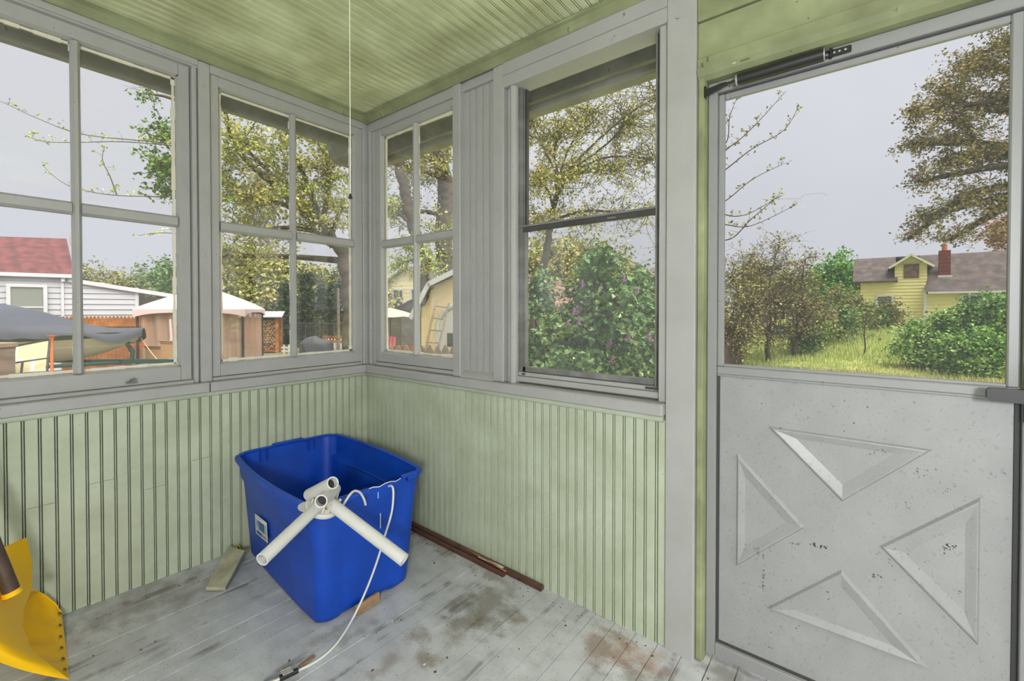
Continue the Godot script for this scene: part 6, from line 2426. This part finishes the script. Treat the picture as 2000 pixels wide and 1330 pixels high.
	# ---- hedge of dark conifers
	for q in [[560, 26.0, 3.6, 1.2], [598, 25.0, 4.3, 1.3], [632, 24.5, 3.4, 1.1], [668, 24.5, 3.7, 1.2], [702, 24.0, 3.5, 1.2], [735, 24.0, 4.2, 1.1]]:
		var p := gp(q[0], q[1])
		var bl := []
		for k in 5:
			bl.append([p + Vector3(0, 0.5 + q[2] * 0.19 * k, 0), q[3] * (1.0 - 0.15 * k), 26, 26, 0.010])
		tree("conifer", "dark green conifer in the hedge behind the wire fence", "tree", [p, p + Vector3(0, q[2] * 0.5, 0), p + Vector3(0, q[2], 0)], 0.12, 0.03, bl, dark, 0.17, int(q[0]), "dark hedge conifers", M.dark_bark)
	# ---- yellow-green thicket behind the gazebo and the far tree line
	for q in [[190, 38.0, 5.6, 2.6, 1], [232, 40.0, 5.4, 2.6, 1], [275, 42.0, 5.4, 2.6, 1], [320, 38.0, 6.2, 2.6, 0], [362, 36.0, 6.5, 2.6, 0], [405, 34.0, 6.2, 2.6, 0], [445, 30.0, 5.8, 2.4, 2], [490, 29.0, 6.0, 2.4, 2], [532, 30.0, 6.2, 2.4, 2], [578, 32.0, 6.0, 2.4, 1], [624, 34.0, 5.5, 2.4, 2], [668, 34.0, 5.2, 2.4, 1], [712, 34.0, 5.6, 2.4, 2], [140, 44.0, 5.0, 2.6, 1], [85, 46.0, 4.6, 2.4, 1], [850, 50.0, 7.5, 3.0, 1], [900, 50.0, 7.5, 3.0, 2], [1040, 26.0, 6.0, 2.4, 2], [1090, 27.0, 6.6, 2.5, 2], [1140, 28.0, 6.4, 2.5, 2], [1190, 28.0, 6.0, 2.5, 1], [1222, 38.0, 6.0, 2.4, 2]]:
		var p := gp(q[0], q[1])
		var rad: float = q[3]
		var hh: float = q[2]
		tree("thicket_tree", ["fresh green tree in the far tree line", "olive tree in the far tree line", "yellow-green spring tree in the far tree line"][q[4]], "tree", [p, p + Vector3(0, hh * 0.4, 0), p + Vector3(0, hh * 0.8, 0)], 0.16, 0.06,
			[[p + Vector3(0, hh * 0.30, 0), rad * 0.8, 30, 24, 0.014], [p + Vector3(0.6, hh * 0.55, 0.4), rad, 40, 26, 0.014], [p + Vector3(-0.4, hh * 0.80, -0.3), rad * 0.75, 34, 24, 0.012]], [green, olive, spring][q[4]], 0.26, 500 + int(q[0]), ["fresh green trees of the far tree line", "olive trees of the far tree line", "yellow-green trees of the far tree line"][q[4]], M.dark_bark)
	# ---- small tree before the fourth window
	var s0 := gp(1032, 8.2)
	tree("budding_tree", "budding tree with slanting trunk and fan of branches beyond the storm window", "tree",
		[s0, at(1040, 640, 8.2), at(1056, 560, 8.2), at(1070, 480, 8.2), at(1078, 420, 8.2), at(1092, 350, 8.2)], 0.10, 0.045,
		[[at(1085, 270, 8.2), 0.70, 40, 14, 0.008], [at(1150, 230, 8.1), 0.80, 50, 10, 0.008], [at(1220, 240, 8.0), 0.85, 56, 7, 0.008], [at(1280, 190, 7.9), 0.8, 50, 5, 0.008], [at(1110, 340, 8.0), 0.75, 44, 14, 0.007], [at(1190, 330, 7.9), 0.85, 56, 7, 0.007], [at(1270, 310, 7.9), 0.8, 50, 5, 0.007], [at(1050, 350, 8.3), 0.6, 30, 18, 0.007], [at(1060, 430, 8.3), 0.55, 24, 20, 0.006], [at(1150, 430, 8.0), 0.7, 36, 8, 0.006], [at(1250, 420, 7.9), 0.7, 40, 5, 0.006], [at(1040, 240, 8.4), 0.6, 26, 14, 0.008]], [L(182, 178, 96), L(166, 168, 88), L(190, 180, 112)], 0.05, 61, "", null, 2.6)
	# a longer bough that arches to the right
	# ---- lilac
	lilac(green)
	# ---- shrubs and trees beyond the door
	sprays("cherry_tree", "young tree whose budding twigs reach in beside the door screen", gp(1392, 6.6), 6.6, [at(1392, 640, 6.6), at(1390, 460, 6.6), at(1394, 330, 6.6)],
		[[at(1392, 330, 6.6), at(1415, 296, 6.5), at(1450, 268, 6.4), at(1490, 228, 6.4), at(1535, 178, 6.3)], [at(1392, 350, 6.6), at(1425, 325, 6.5), at(1470, 290, 6.4), at(1530, 255, 6.3), at(1558, 212, 6.3)], [at(1392, 400, 6.6), at(1420, 390, 6.5), at(1470, 350, 6.4), at(1530, 320, 6.3)], [at(1392, 470, 6.6), at(1430, 465, 6.5), at(1465, 430, 6.4), at(1500, 400, 6.4), at(1522, 380, 6.4)], [at(1392, 400, 6.6), at(1420, 420, 6.5), at(1460, 418, 6.4), at(1522, 384, 6.4)], [at(1392, 300, 6.6), at(1420, 275, 6.6), at(1425, 230, 6.5), at(1440, 190, 6.5)], [at(1392, 430, 6.6), at(1425, 440, 6.5), at(1470, 440, 6.4), at(1555, 400, 6.3)]], [L(150, 150, 66), L(138, 132, 70), L(160, 158, 84)], 0.046, 15)
	for q in [[1445, 15.0, 3.9, 1.5], [1500, 15.5, 4.3, 1.5], [1552, 16.0, 3.7, 1.3], [1420, 14.4, 2.6, 1.0]]:
		var p := gp(q[0], q[1])
		tree("tangled_shrub", "tall tangled brown shrub with sparse yellow-green leaves past the lawn", "shrub", [p, p + Vector3(0.1, 0.8, 0), p + Vector3(0, 1.6, 0.1)], 0.10, 0.05,
			[[p + Vector3(0, q[2] * 0.28, 0), q[3] * 0.8, 60, 8, 0.012], [p + Vector3(0.3, q[2] * 0.5, 0.2), q[3], 80, 9, 0.012], [p + Vector3(-0.2, q[2] * 0.75, -0.2), q[3] * 0.8, 60, 9, 0.010], [p + Vector3(0.1, q[2] * 0.95, 0.3), q[3] * 0.6, 26, 9, 0.008]], [L(166, 160, 78), L(140, 142, 70), L(128, 116, 80)], 0.085, 700 + int(q[0]), "tangled shrubs at the left of the lawn", M.twig)
	for q in [[1600, 17.0, 1.9, 1.1, 1], [1640, 18.0, 1.7, 1.1, 0], [1672, 19.0, 2.0, 1.0, 1], [1575, 16.4, 1.3, 0.9, 0], [1625, 20.0, 2.4, 1.3, 1], [1700, 20.5, 1.2, 0.8, 0], [1735, 21.0, 1.3, 0.9, 1]]:
		var p := gp(q[0], q[1])
		tree("low_bush", ["leafy green bush between the lawn and the yellow house", "olive bush between the lawn and the yellow house"][q[4]], "bush", [p, p + Vector3(0, q[2] * 0.3, 0), p + Vector3(0, q[2] * 0.5, 0)], 0.06, 0.03,
			[[p + Vector3(0, q[2] * 0.35, 0), q[3], 36, 20, 0.010], [p + Vector3(0.2, q[2] * 0.7, 0.1), q[3] * 0.7, 26, 20, 0.010]], [green, olive][q[4]], 0.12, 800 + int(q[0]), ["green bushes by the yellow house", "olive bushes by the yellow house"][q[4]], M.twig)
	var g0 := gp(1640, 36.0)
	tree("round_green_tree", "round fresh green tree left of the yellow house", "tree", [g0, g0 + Vector3(0, 2, 0), g0 + Vector3(0, 4, 0)], 0.2, 0.1,
		[[at(1622, 590, 35.0), 1.7, 50, 34, 0.014], [at(1650, 560, 35.0), 1.9, 60, 34, 0.014], [at(1640, 525, 35.0), 1.6, 50, 34, 0.014], [at(1608, 550, 35.5), 1.4, 36, 30, 0.014], [at(1672, 545, 36.0), 1.4, 36, 30, 0.014]], [L(96, 150, 58), L(112, 164, 66), L(82, 134, 52)], 0.24, 901)
	for q in [[1470, 40.0, 6.0, 2.4, 2], [1530, 42.0, 5.6, 2.4, 1], [1580, 44.0, 4.8, 2.2, 1], [1700, 48.0, 4.0, 2.2, 0]]:
		var p := gp(q[0], q[1])
		tree("far_tree", "distant tree behind the shrubs at the lawn's left end", "tree", [p, p + Vector3(0, q[2] * 0.4, 0), p + Vector3(0, q[2] * 0.8, 0)], 0.16, 0.06,
			[[p + Vector3(0, q[2] * 0.35, 0), q[3], 36, 24, 0.014], [p + Vector3(0, q[2] * 0.7, 0), q[3] * 0.9, 36, 24, 0.014]], [green, olive, spring][q[4]], 0.3, 950 + int(q[0]), "distant trees behind the shrubs", M.dark_bark)
	for q in [[1790, 13.6, 1.35, 0.85], [1840, 13.4, 1.75, 0.95], [1890, 13.2, 1.95, 0.95], [1940, 13.0, 2.1, 1.0], [1990, 12.8, 2.1, 1.0], [1865, 12.6, 1.0, 0.8], [1925, 12.3, 1.1, 0.8]]:
		var p := gp(q[0], q[1])
		tree("bright_bush", "bright green sprawling bush in front of the yellow house", "bush", [p, p + Vector3(0, q[2] * 0.3, 0), p + Vector3(0, q[2] * 0.5, 0)], 0.05, 0.03,
			[[p + Vector3(0, q[2] * 0.30, 0), q[3] * 0.9, 44, 30, 0.008], [p + Vector3(0.1, q[2] * 0.62, 0.1), q[3] * 0.8, 40, 32, 0.008], [p + Vector3(-0.1, q[2] * 0.9, 0), q[3] * 0.5, 24, 26, 0.007]], bright, 0.095, 1000 + int(q[0]), "bright green bushes in front of the yellow house", M.twig)
	# ---- great tree at the right
	var o0 := gp(2090, 19.0)
	tree("great_oak", "great bronze-leaved tree whose boughs reach over the yellow house", "tree",
		[o0, at(2085, 500, 19.0), at(2075, 380, 19.0), at(2065, 250, 19.0), at(2050, 120, 19.0), at(2030, 20, 19.0)], 0.5, 0.25,
		[[at(1960, 90, 18.0), 1.3, 40, 26, 0.014], [at(1905, 130, 18.0), 1.2, 36, 24, 0.014], [at(1850, 180, 18.0), 1.1, 34, 24, 0.013], [at(1950, 190, 18.0), 1.3, 40, 24, 0.014], [at(1890, 240, 18.0), 1.2, 38, 24, 0.013], [at(1810, 215, 18.0), 0.95, 28, 22, 0.012], [at(1800, 280, 18.2), 1.0, 28, 22, 0.012], [at(1870, 310, 18.2), 1.2, 36, 22, 0.013], [at(1950, 300, 18.2), 1.3, 38, 22, 0.013], [at(1815, 350, 18.4), 0.9, 24, 20, 0.012], [at(1890, 390, 18.4), 1.2, 32, 20, 0.013], [at(1960, 400, 18.4), 1.2, 32, 20, 0.013], [at(1820, 420, 18.6), 0.9, 20, 16, 0.012], [at(1790, 455, 18.6), 0.8, 20, 14, 0.012], [at(1870, 460, 18.6), 0.9, 20, 14, 0.012], [at(2010, 180, 17.5), 1.4, 30, 20, 0.014]], [L(156, 136, 74), L(138, 122, 68), L(166, 148, 88), L(122, 114, 66), L(132, 130, 70)], 0.12, 77, "", M.dark_bark, 1.7)
	var rt := gp(1985, 34.0)
	tree("copper_tree", "copper-leaved tree behind the right end of the yellow house", "tree", [rt, rt + Vector3(0, 3, 0), rt + Vector3(0, 6, 0)], 0.25, 0.12,
		[[at(1950, 460, 34.0), 1.7, 36, 22, 0.014], [at(1985, 430, 34.0), 2.0, 36, 22, 0.014], [at(1990, 490, 34.0), 1.8, 30, 22, 0.014]], rust, 0.24, 88, "", M.dark_bark)
	# ---- bare sapling on the lawn
	sprays("bare_sapling", "thin bare sapling standing at the lawn edge", gp(1686, 15.5), 15.5, [at(1690, 680, 15.5), at(1688, 650, 15.5), at(1693, 612, 15.5)], [[at(1688, 665, 15.5), at(1700, 655, 15.5), at(1716, 648, 15.5)], [at(1692, 625, 15.5), at(1686, 612, 15.5)], [at(1692, 625, 15.5), at(1697, 611, 15.5)]], olive, 0.05, 3)

func sprays(called: String, label: String, base: Vector3, _w: float, stem: Array, lines: Array, cols: Array, leaf_size: float, sd: int) -> void:
	# a slender tree given by its stem and a few long twigs
	var r := RandomNumberGenerator.new()
	r.seed = sd
	var t := thing(called, label, "tree", base)
	var wood := MB.new()
	wood.t = Transform3D(Basis.IDENTITY, -base)
	var fol := MB.new()
	fol.t = wood.t
	wood.tube(smooth_path([base] + stem, 4), 0.03 if stem.size() > 2 else 0.02, 0.015, 7)
	for ln in lines:
		var p := smooth_path(ln, 8)
		wood.tube(p, 0.011, 0.003, 5, false)
		for i in range(3, p.size()):
			var k := float(i) / p.size()
			if r.randf() < 0.55:
				var e: Vector3 = p[i] + Vector3(r.randfn() * 0.5, r.randf_range(0.1, 1.0), r.randfn() * 0.5) * leaf_size * 1.8
				wood.tube([p[i], e], 0.003, 0.0015, 3, false)
				for j in r.randi_range(1, 4):
					var c: Color = cols[r.randi() % cols.size()]
					fol.col = c * r.randf_range(0.8, 1.2)
					leaf(fol, e + Vector3(r.randfn(), r.randfn(), r.randfn()) * leaf_size * 0.3, leaf_size * r.randf_range(0.6, 1.2), r)
			elif k > 0.5 and r.randf() < 0.5:
				fol.col = cols[r.randi() % cols.size()]
				leaf(fol, p[i], leaf_size, r)
	part(wood, "branches", M.twig, t)
	part(fol, "foliage", M.leaf, t).set_meta("kind", "stuff")

func lilac(green: Array) -> void:
	var p := gp(1165, 5.8)
	var cols := [L(96, 134, 72), L(82, 120, 62), L(116, 148, 88), L(66, 102, 54), L(134, 160, 106)]
	var bl := []
	for q in [[1160, 560, 0.42], [1200, 590, 0.48], [1130, 620, 0.45], [1220, 650, 0.5], [1160, 670, 0.5], [1095, 660, 0.40], [1250, 620, 0.42], [1260, 690, 0.45], [1190, 720, 0.5], [1120, 720, 0.45], [1270, 740, 0.5], [1230, 570, 0.3], [1165, 520, 0.28]]:
		bl.append([at(q[0], q[1], 5.6 + 0.3 * sin(q[0] * 0.7)), q[2], 34, 24, 0.006])
	var t := tree("lilac_bush", "full green lilac bush with purple flower heads under the storm window", "bush", [p, p + Vector3(0, 0.8, 0), at(1165, 640, 5.8)], 0.06, 0.03, bl, cols, 0.078, 444, "", M.twig)
	var r := RandomNumberGenerator.new()
	r.seed = 19
	var pm := mat(rgb(176, 116, 176), 0.8)
	for q in [[1150, 586], [1128, 605], [1121, 609], [1131, 626], [1109, 635], [1227, 656], [1190, 664], [1196, 702], [1268, 657], [1244, 568], [1138, 555], [1218, 543], [1280, 669], [1174, 563]]:
		var b := MB.new()
		var c := at(q[0], q[1], 5.2) - t.position
		for i in 46:
			var h := r.randf()
			var o := Vector3(r.randfn(), 0, r.randfn()).normalized() * 0.034 * (1.0 - h * 0.8) * r.randf()
			b.box(c + o + Vector3(0, h * 0.10 - 0.05, 0), Vector3.ONE * r.randf_range(0.008, 0.014), Basis(Vector3.UP, r.randf() * 3.0))
		part(b, "flower_head", pm, t).set_meta("kind", "stuff")
	p = gp(1045, 6.6)
	var bl2 := []
	for q in [[1045, 600, 0.4], [1060, 660, 0.45], [1035, 690, 0.45], [1075, 710, 0.4], [1040, 740, 0.45], [1052, 560, 0.25]]:
		bl2.append([at(q[0], q[1], 6.5), q[2], 30, 22, 0.006])
	tree("privet_bush", "green leafy bush at the left of the lilac", "bush", [p, p + Vector3(0, 0.7, 0), at(1048, 640, 6.6)], 0.05, 0.03, bl2, cols, 0.07, 445, "", M.twig)
